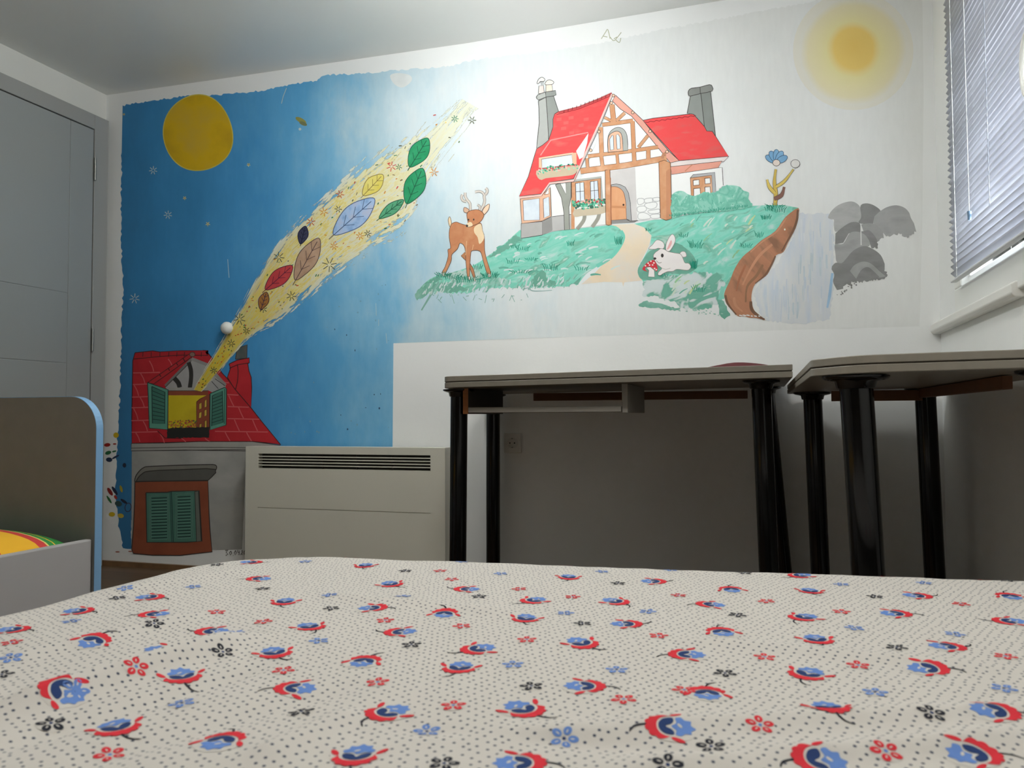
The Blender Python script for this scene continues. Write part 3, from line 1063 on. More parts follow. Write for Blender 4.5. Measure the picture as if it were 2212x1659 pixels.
p.poly(rough(smooth(zM((640, 500), (700, 400), (760, 330), (900, 270), (1010, 250), (1130, 320), (1200, 400), (1215, 500), (1120, 560), (940, 560), (860, 610), (690, 620), (640, 570)), 3), 1.2, 4), sagem)
OLV = P(150, 196, 150)
for k in range(70):   # dabs of olive and sea green, all leaning the same way
    u = RND.random()
    x, yv = RND.uniform(1420, 1640), RND.uniform(475, 640)
    if x > 1700 - (yv - 440) * 0.95 or (1370 < x < 1510 and 500 < yv < 610):
        continue
    a = -0.75 + RND.uniform(-0.25, 0.25)
    L = RND.uniform(8, 26)
    p.stroke(smooth([(x, yv), (x + math.cos(a) * L / 2, yv + math.sin(a) * L / 2 - 1.5), (x + math.cos(a) * L, yv + math.sin(a) * L)], 3, False), RND.uniform(2, 4.5), RND.choice((OLV, P(108, 176, 156), P(206, 220, 206), P(206, 220, 206), P(196, 212, 160))), True)
for k in range(60):
    x, yv = RND.uniform(1060, 1320), RND.uniform(505, 600)
    if yv < 520 and x < 1140:
        continue
    L = RND.uniform(8, 24)
    a = RND.uniform(-0.5, 0.15)
    p.stroke(smooth([(x, yv), (x + math.cos(a) * L / 2, yv + math.sin(a) * L / 2 - 1.5), (x + math.cos(a) * L, yv + math.sin(a) * L)], 3, False), RND.uniform(2, 5), RND.choice((P(206, 222, 218), P(108, 176, 156), P(206, 222, 218), P(128, 190, 172))), True)
for k in range(120):
    x = RND.uniform(905, 1240)
    yv = 634 - (x - 905) * 0.055 + RND.uniform(-16, 6)
    p.stroke([(x, yv), (x + RND.uniform(1, 4), yv - 4), (x + RND.uniform(2, 9), yv - RND.uniform(7, 14))], RND.uniform(1.5, 4), RND.choice((P(124, 178, 160), P(206, 218, 218), P(206, 218, 218), P(150, 200, 186))), True)
TUF = P(30, 128, 104)
TUF2 = P(44, 150, 126)


def tuft(c, w, h, n=7, m=None):
    y = nxt()
    for k in range(n):
        t = k / (n - 1) - 0.5
        x = c[0] + t * w
        hh = h * RND.uniform(0.55, 1.1)
        p.stroke([(x, c[1] + RND.uniform(-1, 2)), (x + t * 2 + RND.uniform(-1, 1), c[1] - hh * 0.5), (x + t * w * 0.5, c[1] - hh)], 1.7, m or RND.choice((TUF, TUF2)), True, y=y)


for (c, w, h, n) in ((zL((990, 235))[0], 14, 8, 5), (zL((1060, 260))[0], 22, 9, 7), (zL((1500, 215))[0], 12, 14, 6), (zL((1140, 350))[0], 20, 8, 7), (zL((970, 380))[0], 20, 12, 6), (zL((1940, 200))[0], 12, 16, 7),
                     (zL((1600, 440))[0], 22, 10, 6), (zL((1320, 440))[0], 26, 14, 8), (zL((1040, 470))[0], 34, 9, 8), (zL((330, 505))[0], 26, 10, 9), (zL((420, 520))[0], 30, 12, 9), (zL((560, 550))[0], 46, 12, 12), (zL((760, 515))[0], 28, 14, 10), (zL((650, 430))[0], 14, 12, 5),
                     (zM((1090, 195))[0], 14, 10, 5), (zM((1210, 300))[0], 24, 16, 10), (zM((1190, 500))[0], 12, 18, 7), (zM((1240, 735))[0], 22, 14, 8), (zM((740, 135))[0], 10, 8, 5), (zM((890, 590))[0], 14, 8, 6),
                     (zJ((590, 545))[0], 13, 13, 6), (zJ((430, 680))[0], 18, 10, 6), (zJ((720, 205))[0], 14, 12, 6), (zJ((840, 225))[0], 24, 10, 8), (zJ((680, 310))[0], 16, 11, 7), (zM((1900, 15))[0], 10, 8, 4)):
    tuft(c, w, h, n)
sg = P(132, 176, 166)
for k in range(22):
    x = RND.uniform(930, 1160)
    p.stroke([(x, 640 + RND.uniform(-6, 16)), (x + RND.uniform(2, 8), 640 + RND.uniform(-6, 16))], 1.2, sg)
p.stroke(smooth(zL((1060, 620), (1110, 605), (1150, 630), (1240, 632), (1330, 625)), 4, False), 2.0, P(150, 182, 180), True)
for k in range(26):
    x = RND.uniform(1440, 1560)
    p.dot((x, 664 + (x - 1440) * 0.12 + RND.uniform(-4, 6)), RND.uniform(1, 3.4), RND.uniform(0.7, 1.6), P(150, 192, 178), 0.2, 7)
p.done('painted_hill', 'painted pale green hill with sandy path', mural)

LAYER[0] = 0.0008
# --- waterfall
wfm = ramp_mat('waterfall_paint', [rgb(204, 213, 224), rgb(212, 217, 223), rgb(219, 221, 222), rgb(196, 209, 222)], 7, (3.2, 1, 0.7), lo=0.32, hi=0.68)
p = Paint()
p.poly(rough([(1724, 461), (1790, 461), (1801, 480), (1803, 570), (1798, 640), (1792, 690), (1730, 700), (1660, 694), (1645, 684), (1628, 640), (1640, 606), (1680, 570), (1705, 530), (1720, 490)], 2.5, 5), wfm)
for k in range(42):
    x = RND.uniform(1665, 1796)
    y0 = RND.uniform(470, 640) if x > 1725 else RND.uniform(590, 660)
    p.stroke([(x, y0), (x + RND.uniform(-1, 1), y0 + 15), (x + RND.uniform(-2, 2), y0 + RND.uniform(25, 50))], RND.uniform(2, 6), RND.choice((P(202, 212, 222), P(216, 220, 224), P(198, 210, 217), P(206, 213, 222))), True)
p.stroke([(1798, 590), (1792, 640), (1787, 665)], 7, P(164, 196, 222), True)
p.done('painted_waterfall', 'pale blue painted waterfall', mural)

LAYER[0] = 0.0018
# --- cliff
p = Paint()
clm = ramp_mat('brown_cliff_paint', [rgb(146, 108, 86), rgb(178, 126, 98), rgb(186, 131, 102), rgb(160, 120, 96)], 9, (2.4, 1, 0.8), rot=0.6, lo=0.33, hi=0.68)
p.poly(smooth(zJ((1095, 175), (1085, 300), (1060, 430), (960, 620), (900, 740), (810, 780), (760, 900), (700, 1020), (620, 1090), (540, 1150), (500, 1250), (495, 1370), (540, 1500), (672, 1605), (550, 1582), (470, 1580), (400, 1560), (320, 1560), (230, 1460), (150, 1330), (155, 1240), (220, 1100), (280, 950), (380, 800), (500, 700), (620, 590), (800, 470), (930, 290)), 3), clm)
dk, lt = P(124, 94, 76), P(198, 144, 114)
for q, w, m in ((((1085, 200), (1075, 330), (1020, 480), (930, 640), (880, 730)), 5, dk), (((800, 790), (740, 920), (660, 1040), (540, 1140)), 4, dk), (((485, 1370), (500, 1480), (600, 1570), (660, 1602)), 7, dk),
                (((940, 300), (820, 470), (640, 600), (480, 740)), 4, lt), (((760, 640), (600, 780), (480, 960), (380, 1160)), 6, lt), (((270, 1320), (290, 1420), (380, 1500)), 6, lt), (((160, 1290), (190, 1400), (300, 1540)), 5, dk),
                (((420, 900), (340, 1080), (300, 1240)), 5, P(168, 110, 82)), (((640, 900), (560, 1040), (440, 1180), (420, 1380)), 6, P(150, 112, 86))):
    p.stroke(smooth(zJ(*q), 5, False), w, m, True)
p.dot(zJ((920, 450))[0], 1.8, 2.2, CREAM)
for k in range(9):
    p.dot((1600 + k * 8, 682 + RND.uniform(-1, 4)), RND.uniform(2, 5), 1.4, P(222, 224, 224), 0.2, 8)
p.done('painted_cliff', 'brown painted cliff edge', mural)

LAYER[0] = 0.0012
# --- rocks
p = Paint()
R1, R2, R3, R4 = [ramp_mat('rock_paint_%d' % i, [rgb(v - 8, v - 8, v - 9), rgb(v + 6, v + 6, v + 5), rgb(v - 3, v - 3, v - 4)], 9, (1, 1, 2), lo=0.35, hi=0.65) for i, v in ((1, 178), (2, 138), (3, 164), (4, 158))]
p.poly(smooth(zK((525, 290), (580, 200), (680, 125), (820, 90), (910, 130), (955, 210), (950, 300), (910, 360), (790, 380), (630, 480), (600, 400), (600, 325), (560, 320)), 4), R1)
p.poly(smooth(zK((940, 150), (1010, 115), (1110, 140), (1200, 215), (1150, 300), (1100, 375), (920, 368), (950, 290)), 4), R2)
p.poly(smooth(zK((1120, 280), (1200, 210), (1290, 160), (1400, 140), (1500, 170), (1560, 230), (1585, 300), (1625, 370)), 4, False) + rough(zK((1655, 480), (1590, 525), (1540, 560), (1470, 505), (1350, 520), (1250, 540)), 3.5, 3, closed=False) + zK((1190, 440), (1100, 370)), R3)
p.poly(smooth(zK((950, 385), (1080, 370), (1180, 420), (1230, 490)), 4, False) + rough(zK((1240, 560), (1180, 595), (1060, 605)), 3, 3, closed=False) + zK((980, 480)), R4)
p.poly(smooth(zK((620, 500), (700, 430), (820, 358), (930, 370), (950, 470), (1050, 460), (1130, 540)), 4, False) + rough(zK((1160, 600), (1165, 690), (1060, 680)), 2, 3, closed=False) + zK((1030, 560), (900, 480), (790, 500), (720, 620), (615, 640)), R2)
p.poly(smooth(zK((615, 640), (720, 630), (800, 500), (900, 478), (1010, 530), (1055, 660), (850, 720), (730, 880), (640, 870), (620, 760)), 4), R3)
p.poly(smooth(zK((575, 920), (625, 875), (700, 880), (760, 820), (850, 720), (980, 662), (1100, 700), (1200, 780), (1250, 890)), 4, False) + rough(zK((1250, 960), (1278, 1055), (1150, 1085), (1000, 1110), (850, 1125), (750, 1160), (700, 1215)), 4, 3, closed=False) + smooth(zK((640, 1225), (590, 1120), (605, 1030), (570, 960)), 4, False), R2)
p.poly(smooth(zK((805, 980), (870, 900), (980, 860), (1080, 890), (1180, 980), (1265, 1050)), 4, False) + smooth(zK((1170, 1070), (1100, 985), (1030, 930), (950, 970), (885, 1080)), 4, False), R3)
p.poly(smooth(zK((885, 1095), (940, 980), (1030, 930), (1110, 985), (1185, 1060)), 4, False) + rough(zK((1185, 1060), (1050, 1105), (885, 1115)), 2.5, 3, closed=False), R2)
for k in range(26):
    x = RND.uniform(640, 900)
    p.dot(zK((x, 1290 - (x - 640) * 0.62 + RND.uniform(-25, 25)))[0], RND.uniform(0.8, 2.4), RND.uniform(0.8, 1.6), R2, 0.3, 7)
p.stroke(zK((945, 392), (949, 650)), 2.0, P(226, 226, 224))
p.done('painted_rocks', 'grey painted boulders beside waterfall', mural)

LAYER[0] = 0.0018
# --- cottage
ROOF = ramp_mat('bright_red_roof_paint', [rgb(214, 98, 96), rgb(230, 84, 84), rgb(232, 80, 82), rgb(222, 102, 98)], 10, (1, 1, 3), lo=0.30, hi=0.66)
CHL, CHD = P(176, 178, 174), P(148, 152, 148)
TIM = ramp_mat('timber_paint', [rgb(214, 164, 128), rgb(206, 148, 108), rgb(224, 180, 148)], 16)
TIMP = P(226, 164, 148)
WHT, PALEP = P(238, 238, 236, 0.015), P(236, 196, 188)
GLS = ramp_mat('pane_paint', [rgb(206, 216, 230), rgb(222, 230, 238), rgb(204, 214, 226)], 14, rot=0.7)
STO = P(182, 180, 178)
STD = P(152, 150, 148)
p = Paint()
p.poly(zA((400, 540), (550, 470), (575, 800), (600, 1200), (600, 1325), (480, 1420), (365, 1480), (385, 1250), (415, 980), (410, 700)), CHL, 1.3)
p.poly(zA((550, 450), (700, 440), (800, 745), (730, 790), (690, 900), (690, 1050), (650, 1180), (605, 1320), (600, 1200), (575, 800)), CHD, 1.3)
p.poly(zA((355, 460), (390, 415), (540, 360), (548, 460), (400, 520), (365, 490)), CHL, 1.3)
p.poly(zA((540, 360), (740, 330), (752, 420), (700, 440), (548, 460)), CHD, 1.3)
p.poly(zA((400, 395), (410, 240), (500, 230), (515, 365), (450, 390)), P(226, 214, 208), 1.1)
p.poly(zA((545, 360), (550, 220), (665, 210), (685, 335)), P(232, 218, 202), 1.1)
p.poly(smooth(zA((370, 190), (400, 110), (470, 65), (530, 110), (500, 150), (440, 150), (405, 190)), 3), P(226, 222, 218), 1.1)
p.stroke(zA((450, 150), (460, 225)), 1.0, INK)
p.stroke(zA((490, 150), (490, 225)), 1.0, INK)
p.poly(smooth(zA((530, 190), (570, 135), (630, 118), (705, 160), (680, 205), (600, 215), (540, 215)), 3), P(232, 226, 216), 1.1)
p.poly(zB((1290, 320), (1480, 280), (1545, 880), (1350, 660), (1230, 640)), CHD, 1.3)
p.poly(zB((1480, 275), (1660, 245), (1750, 1060), (1690, 970), (1590, 965), (1545, 880)), P(134, 138, 134), 1.3)
p.poly(smooth(zB((1255, 225), (1310, 178), (1460, 160), (1640, 112), (1690, 150), (1690, 230), (1480, 275), (1290, 322), (1255, 300)), 2), P(140, 142, 138), 1.3)
p.stroke(zB((1465, 165), (1470, 275)), 1.2, INK)
# right wing wall, roof, eaves
p.poly(zD((815, 350), (1560, 240), (1622, 238), (1640, 520), (1500, 660), (820, 720)), WHT)
p.stroke(zD((1560, 240), (1622, 236), (1640, 520)), 1.2, INK)
p.poly(zB((415, 770), (600, 730), (1300, 650), (1350, 660), (1545, 880), (1590, 965), (1690, 970), (1750, 1060), (1990, 1430), (1080, 1510)), ROOF, 1.3, INK)
sc_l = []
for k in range(9):
    x = 460 + k * 105
    yv = 800 - k * 14
    sc_l += [(x, yv), (x + 52, yv + 8), (x + 90, yv - 14)]
p.stroke(zB(*sc_l), 1.3, P(140, 30, 44))
p.poly(zB((920, 1550), (1080, 1512), (1995, 1430), (1900, 1530), (925, 1625)), P(228, 216, 212), 1.0)
p.poly(zD((800, 225), (1620, 135), (1560, 240), (815, 350)), P(224, 158, 140), 1.0)
p.stroke(zD((1150, 190), (1030, 295)), 1.8, P(196, 132, 100))
# gable walls
p.poly([(1322, 207), (1400, 290), (1440, 345), (1442, 474), (1370, 476), (1240, 494), (1236, 420), (1262, 375), (1300, 280)], WHT)
p.poly([(1318, 370), (1372, 362), (1377, 476), (1320, 479)], P(210, 206, 204))
p.poly(zD((-145, 1075), (110, 1055), (170, 1095), (280, 1080), (230, 1110), (-145, 1130)), STD)
p.stroke(zD((100, 1060), (160, 1095), (280, 1082)), 1.2, INK)
for q in (((275, 740), (370, 735), (375, 800), (290, 830)), ((390, 740), (510, 725), (510, 785), (400, 800)), ((520, 725), (620, 715), (620, 770), (525, 770)), ((390, 820), (500, 790), (580, 800), (570, 870), (480, 900), (410, 870)),
          ((275, 870), (380, 850), (420, 900), (380, 940), (285, 945)), ((440, 930), (540, 910), (620, 900), (620, 960), (480, 970)), ((290, 975), (380, 955), (470, 1000), (470, 1050), (300, 1060)), ((490, 990), (620, 980), (622, 1040), (500, 1045))):
    p.stroke(smooth(zD(*q), 3) + [smooth(zD(*q), 3)[0]], 1.6, P(188, 188, 188))
# main roof
p.poly(zA((1860, 378), (1600, 490), (1200, 650), (960, 710), (800, 750), (720, 800), (690, 900), (690, 1050), (650, 1180), (600, 1320), (480, 1420), (365, 1490), (330, 1600)) + zC((290, 480), (110, 868), (540, 820), (720, 590), (1190, 520), (1300, 290)) + zA((1290, 1655), (1600, 1000), (1835, 430)), ROOF, 1.2)
p.stroke(zA((1860, 385), (1600, 505), (1200, 665), (800, 765)), 4.0, P(176, 76, 78))
p.stroke(zA((1830, 440), (1600, 540), (1200, 700), (760, 810)), 1.2, P(120, 30, 38))
for k in range(12):
    t = k / 12
    p.stroke(zA((1830 - t * 1000, 385 + t * 370), (1820 - t * 1000, 440 + t * 370)), 1.2, P(110, 30, 38))
for (x, yv) in ((760, 880), (900, 950), (1010, 1150), (1200, 1000), (850, 1060), (1000, 850), (1300, 880)):
    p.poly(zA((x, yv), (x + 100, yv - 14), (x + 98, yv + 50), (x, yv + 62)), P(222, 100, 98))
# dormer in the roof
p.stroke(zA((640, 1320), (1390, 1165)), 2.2, P(242, 150, 148))
p.stroke(zA((645, 1320), (440, 1620)), 2.2, P(242, 150, 148))
p.poly(zA((1395, 1180), (1370, 1370), (1290, 1655), (1215, 1700), (1150, 1535)), WHT)
p.poly(zC((500, 112), (1180, 5), (1250, 0), (1250, 230), (500, 320)), P(232, 186, 156))
p.stroke(zC((500, 112), (1180, 5)), 1.6, P(246, 206, 180))
p.poly(zC((555, 130), (1155, 40), (1175, 240), (565, 310)), GLS, 1.0)


def flowers(q, n, cols, r=(1.2, 3.0)):
    xs = [a[0] for a in q]
    for k in range(n):
        t = RND.random()
        i = RND.randrange(len(q) - 1)
        x = q[i][0] + (q[i + 1][0] - q[i][0]) * t
        yv = q[i][1] + (q[i + 1][1] - q[i][1]) * t
        p.dot((x + RND.uniform(-1, 1), yv + RND.uniform(-6, 6)), RND.uniform(*r), RND.uniform(*r), RND.choice(cols), 0, 8)


FG = [P(96, 190, 156), P(60, 150, 120), P(150, 214, 186), P(60, 110, 92)]
FR = [P(206, 70, 76), P(226, 150, 150), P(222, 190, 180)]
p.poly(smooth(zC((450, 360), (700, 330), (1290, 250), (1260, 370), (1200, 430), (1080, 460), (640, 510), (560, 545), (480, 500)), 2), P(200, 184, 158))
flowers(zC((490, 380), (700, 335), (950, 300), (1270, 260)), 70, FG + FG + FR, (1.2, 2.8))
# left bay with its glass
p.poly(zC((150, 1410), (570, 1370), (570, 1640), (145, 1705)), STO, 1.1)
p.poly(zC((740, 640), (1140, 600), (1140, 1240), (760, 1275)), WHT)
p.poly(zC((760, 1275), (1000, 1240), (1145, 1228), (1145, 1530), (770, 1560)), P(188, 187, 186))
p.stroke(zC((760, 1275), (1000, 1245), (1145, 1230)), 1.1, INK)
p.poly(zC((570, 1370), (760, 1280), (772, 1555), (570, 1640)), STD)
p.poly(zC((128, 920), (540, 870), (725, 690), (748, 1270), (560, 1362), (160, 1412)), P(226, 180, 152), 1.1, P(96, 62, 44))
p.poly(zC((185, 950), (512, 910), (517, 1340), (200, 1352)), GLS, 1.0, P(96, 62, 44))
p.poly(zC((588, 922), (702, 878), (718, 1250), (600, 1302)), GLS, 1.0, P(96, 62, 44))
p.poly(zC((610, 835), (690, 720), (702, 820)), WHT, 1.0, P(96, 62, 44))
# barge boards
p.stroke(zA((1862, 405), (1600, 1010), (1300, 1659)) + zC((1215, 545)), 3.6, PALEP)
p.stroke(zC((1200, 560), (720, 610), (545, 850), (120, 895)), 4.4, PALEP)
p.stroke(zA((1880, 430), (1640, 1010), (1340, 1659)) + zC((1195, 580), (720, 632), (555, 868)), 1.0, INK)
p.poly(zA((1870, 540), (1935, 425)) + zB((230, 590), (415, 765), (560, 950), (900, 1340), (1080, 1508), (920, 1550), (830, 1440), (500, 1030), (205, 690), (0, 560)), TIMP, 1.2)
# timber frame
for q, w in ((((1322, 226), (1326, 264)), 10), (((1306, 254), (1322, 262)), 5), (((1350, 244), (1332, 261)), 6), (((1301, 270), (1326, 267), (1368, 261)), 7.5), (((1298, 275), (1300, 336)), 8.5), (((1366.5, 262), (1370.5, 352)), 8),
             (((1400, 293), (1379, 319)), 6), (((1270, 338), (1360, 327), (1422, 318)), 7), (((1268, 342), (1270, 364)), 6), (((1299, 337), (1302, 360)), 7), (((1333, 333), (1335, 356)), 5.5), (((1400.5, 324), (1401, 350)), 8),
             (((1254, 370), (1350, 358), (1440, 342)), 11.5)):
    p.stroke(list(q), w + 1.6, P(96, 66, 48))
for q, w in ((((1322, 226), (1326, 264)), 10), (((1306, 254), (1322, 262)), 5), (((1350, 244), (1332, 261)), 6), (((1301, 270), (1326, 267), (1368, 261)), 7.5), (((1298, 275), (1300, 336)), 8.5), (((1366.5, 262), (1370.5, 352)), 8),
             (((1400, 293), (1379, 319)), 6), (((1270, 338), (1360, 327), (1422, 318)), 7), (((1268, 342), (1270, 364)), 6), (((1299, 337), (1302, 360)), 7), (((1333, 333), (1335, 356)), 5.5), (((1400.5, 324), (1401, 350)), 8),
             (((1254, 370), (1350, 358), (1440, 342)), 11.5)):
    p.stroke(list(q), w, TIM)
p.stroke(smooth(zB((840, 1370), (790, 1400), (775, 1470)), 4, False), 6, P(186, 134, 104))
for c in zA((1893, 432), (1850, 580), (1605, 1150), (1440, 1520)) + zB((230, 625), (548, 970), (860, 1345)):
    p.dot(c, 3.2, 3.2, P(234, 196, 168), 0, 12, 1.1)
# attic window
p.poly(smooth(zA((1775, 1400), (1785, 1260), (1830, 1150), (1920, 1080), (2010, 1065), (2100, 1110), (2160, 1220), (2180, 1400)), 3, False) + zA((2180, 1525), (1780, 1565)), CHL, 1.1)
p.poly(smooth(zA((1780, 1400), (1792, 1260), (1850, 1180), (1960, 1140), (2040, 1180), (2068, 1280), (2080, 1400)), 3, False) + zA((2085, 1535), (1790, 1560)), P(230, 184, 156), 1.1)
p.poly(zA((1830, 1520), (1815, 1300), (1865, 1225), (1890, 1225), (1900, 1505)), GLS, 1.0)
p.poly(zA((1965, 1500), (1945, 1220), (1985, 1200), (2022, 1260), (2030, 1490)), GLS, 1.0)
# grey forked post
p.poly(zC((830, 640), (920, 610), (1040, 830), (1040, 600), (1140, 590), (1140, 900), (1100, 1080), (1112, 1530), (1010, 1540), (1000, 1200), (950, 900)), P(160, 162, 154), 1.1)
# parlour window with planter
p.poly(zC((1235, 535), (1745, 470), (1785, 1000), (1235, 1050)), CHL)
p.poly(zC((1150, 592), (1480, 548), (1733, 512), (1733, 960), (1160, 1110)), TIM, 1.0, P(96, 66, 48))
p.poly(zC((1230, 612), (1395, 590), (1412, 960), (1240, 985)), GLS, 1.3)
p.poly(zC((1523, 578), (1670, 560), (1695, 930), (1535, 950)), GLS, 1.3)
p.stroke(zC((1318, 600), (1328, 970)), 1.1, INK)
p.stroke(zC((1240, 780), (1405, 765)), 1.1, INK)
p.stroke(zC((1598, 570), (1612, 940)), 1.1, INK)
p.stroke(zC((1535, 762), (1690, 748)), 1.1, INK)
p.stroke(zC((1480, 560), (1490, 900)), 3.5, P(206, 148, 110))
p.poly(zC((1145, 900), (1210, 900), (1212, 1520), (1145, 1524)), TIM)
for q in (((1415, 1190), (1400, 1330), (1330, 1440), (1260, 1520)), ((1710, 1180), (1680, 1300), (1620, 1400), (1560, 1480))):
    p.stroke(smooth(zC(*q), 4, False), 8, P(158, 156, 146))
p.poly(smooth(zC((1200, 1140), (1500, 1100), (1835, 1050), (1835, 1190), (1600, 1240), (1350, 1260), (1205, 1280)), 2), P(202, 188, 164))
flowers(zC((1160, 1010), (1400, 1000), (1620, 980), (1830, 985)), 130, FG + FG + FR, (1.2, 3.0))
flowers(zC((1210, 1070), (1500, 1060), (1820, 1010)), 40, FG, (1.5, 3.2))
# entrance posts and door
p.poly(zC((1940, 640), (2040, 625)) + zD((0, 510), (80, 550), (130, 640), (160, 800), (180, 1085), (100, 1060), (-140, 1075)), P(172, 172, 172), 1.0)
p.poly(smooth(zC((1940, 680), (2040, 680)) + zD((10, 580), (60, 650), (90, 800)), 3, False) + zD((100, 1060), (-145, 1078)), ramp_mat('orange_door_paint', [rgb(228, 174, 134), rgb(218, 156, 112)], 9, (3, 1, 1)), 1.0, P(120, 80, 60))
p.stroke(zC((1950, 1080)) + zD((95, 870)), 5, P(208, 146, 104))
p.dot(zD((52, 832))[0], 2.2, 2.2, P(60, 44, 38))
p.poly(zC((1820, 350), (1915, 340), (1945, 1430), (1890, 1450), (1835, 1430)), TIM, 1.2, P(96, 66, 48))
p.stroke(zC((1925, 500), (1935, 1420)), 1.8, P(176, 112, 82))
p.poly(zD((615, 150), (700, 120), (800, 165), (815, 1050), (730, 1078), (640, 1042)), TIM, 1.2, P(96, 66, 48))
p.poly(zD((730, 300), (800, 240), (813, 1050), (735, 1072)), P(198, 140, 106))
# side window
p.poly(zD((1115, 405), (1160, 352), (1505, 315), (1525, 640), (1130, 690)), P(178, 178, 180), 1.0)
p.poly(zD((1115, 405), (1455, 362), (1470, 660), (1130, 690)), TIM, 1.0, P(96, 66, 48))
for q in (((1160, 442), (1255, 430), (1260, 515), (1165, 527)), ((1345, 412), (1430, 404), (1437, 490), (1350, 500)), ((1168, 575), (1270, 565), (1280, 690), (1170, 695)), ((1345, 550), (1430, 542), (1442, 650), (1350, 660))):
    p.poly(zD(*q), WHT, 1.5, P(96, 66, 48))
p.done('painted_cottage', 'painted half-timbered cottage with bright red roof', mural)

LAYER[0] = 0.0032
# --- bush by the cottage
p = Paint()
bm_ = ramp_mat('bush_paint', [rgb(168, 212, 198), rgb(126, 196, 174), rgb(112, 182, 160), rgb(140, 200, 182)], 22, lo=0.32, hi=0.66, dist=1.2)
p.poly(rough(smooth(zD((820, 710), (890, 625), (1000, 615), (1080, 665), (1200, 690), (1350, 625), (1500, 640), (1620, 545), (1780, 522), (1900, 545), (1960, 605), (2050, 640), (2040, 740), (2105, 840), (1900, 905), (1500, 940), (1200, 965), (960, 1000), (822, 1040)), 3), 2.2, 3), bm_)
for k in range(60):
    t = RND.random()
    x = 1452 + t * 165
    yv = RND.uniform(410 + 20 * (1 - t), 462 - 16 * t)
    p.stroke([(x, yv), (x + RND.uniform(-4, 4), yv - RND.uniform(3, 7))], RND.uniform(1.5, 3), RND.choice((P(156, 208, 192), P(98, 172, 150), P(120, 190, 168))), True)
for k in range(16):
    x = 1452 + k * 10.5
    tuft((x, 468 - k * 1.35), 8, 6, 4, P(60, 150, 126))
p.done('painted_bush', 'teal painted bush beside cottage', mural)

LAYER[0] = 0.0018
# --- deer
DEER = ramp_mat('deer_paint', [rgb(204, 144, 106), rgb(196, 130, 92), rgb(212, 156, 116)], 12)
DC = P(238, 214, 178)
DL = mat('deer_outline_paint', rgb(92, 62, 46), 0.7)
p = Paint()
p.poly(zE((650, 1320), (700, 1400), (735, 1540), (705, 1555), (650, 1410), (600, 1290), (500, 1190), (560, 1130)), P(184, 128, 92), 1.0, DL)
p.poly(smooth(zE((345, 665), (335, 600), (315, 552), (290, 600), (300, 670), (325, 725)), 3), DC, 1.0, DL)
p.poly(smooth(zE((322, 725), (350, 668), (420, 640), (500, 668), (590, 692), (700, 700), (820, 655), (850, 780), (880, 880), (884, 1100), (920, 1260), (985, 1480), (930, 1492), (860, 1265), (810, 1118), (680, 1106), (656, 1170), (645, 1330), (635, 1530), (605, 1532), (580, 1300), (572, 1120), (545, 1020), (480, 985), (440, 1080), (350, 1170), (340, 1270), (262, 1440), (240, 1480), (185, 1470), (240, 1370), (290, 1200), (286, 1090), (330, 1060), (308, 900), (308, 800)), 3), DEER, 1.1, DL)
p.poly(smooth(zE((720, 720), (820, 670), (850, 780), (878, 900), (800, 1000), (770, 890), (715, 810)), 3), DC)
p.stroke(zE((590, 950), (575, 1180)), 1.6, P(226, 190, 150), True)
p.stroke(zE((700, 1010), (680, 1100)), 1.4, P(226, 190, 150), True)
for q in (((190, 1470), (240, 1465), (230, 1520), (195, 1510)), ((610, 1525), (650, 1530), (645, 1580), (612, 1575)), ((700, 1540), (738, 1540), (735, 1600), (705, 1585)), ((930, 1488), (988, 1478), (985, 1530), (945, 1535))):
    p.poly(zE(*q), P(236, 216, 206), 0.9, DL)
for q, w in ((((650, 450), (645, 340), (600, 280), (570, 220), (568, 160)), 4.2), (((585, 305), (530, 290), (508, 240), (522, 192)), 4.0), (((812, 455), (865, 370), (885, 290), (878, 215), (920, 160), (925, 115), (900, 90)), 4.4), (((880, 205), (845, 155), (790, 140), (728, 150)), 3.4), (((800, 440), (805, 385), (765, 360)), 3.4)):
    s = smooth(zE(*q), 5, False)
    p.stroke(s, w + 1.6, P(130, 120, 112))
    p.stroke(s, w, P(216, 208, 200))
p.poly(smooth(zE((840, 490), (880, 400), (960, 345), (950, 430), (905, 495), (860, 525)), 3), P(240, 206, 178), 1.1, DL)
p.poly(smooth(zE((600, 490), (545, 470), (555, 400), (630, 440)), 3), P(214, 176, 150), 1.1, DL)
p.poly(smooth(zE((598, 500), (650, 455), (780, 440), (868, 505), (855, 580), (800, 650), (710, 695), (640, 722), (588, 715), (585, 690), (612, 650), (600, 580)), 3), DEER, 1.1, DL)
p.poly(smooth(zE((600, 660), (660, 640), (690, 690), (640, 718), (592, 712)), 3), DC)
for c in zE((622, 602), (706, 600)):
    p.dot(c, 1.6, 2.2, INK)
p.dot(zE((598, 702))[0], 2.4, 2.4, INK)
for c, w in ((zE((215, 1515))[0], 22), (zE((640, 1590))[0], 24), (zE((960, 1530))[0], 26)):
    tuft(c, w, 10, 8)
p.done('painted_deer', 'brown painted deer with antlers', mural)

LAYER[0] = 0.0018
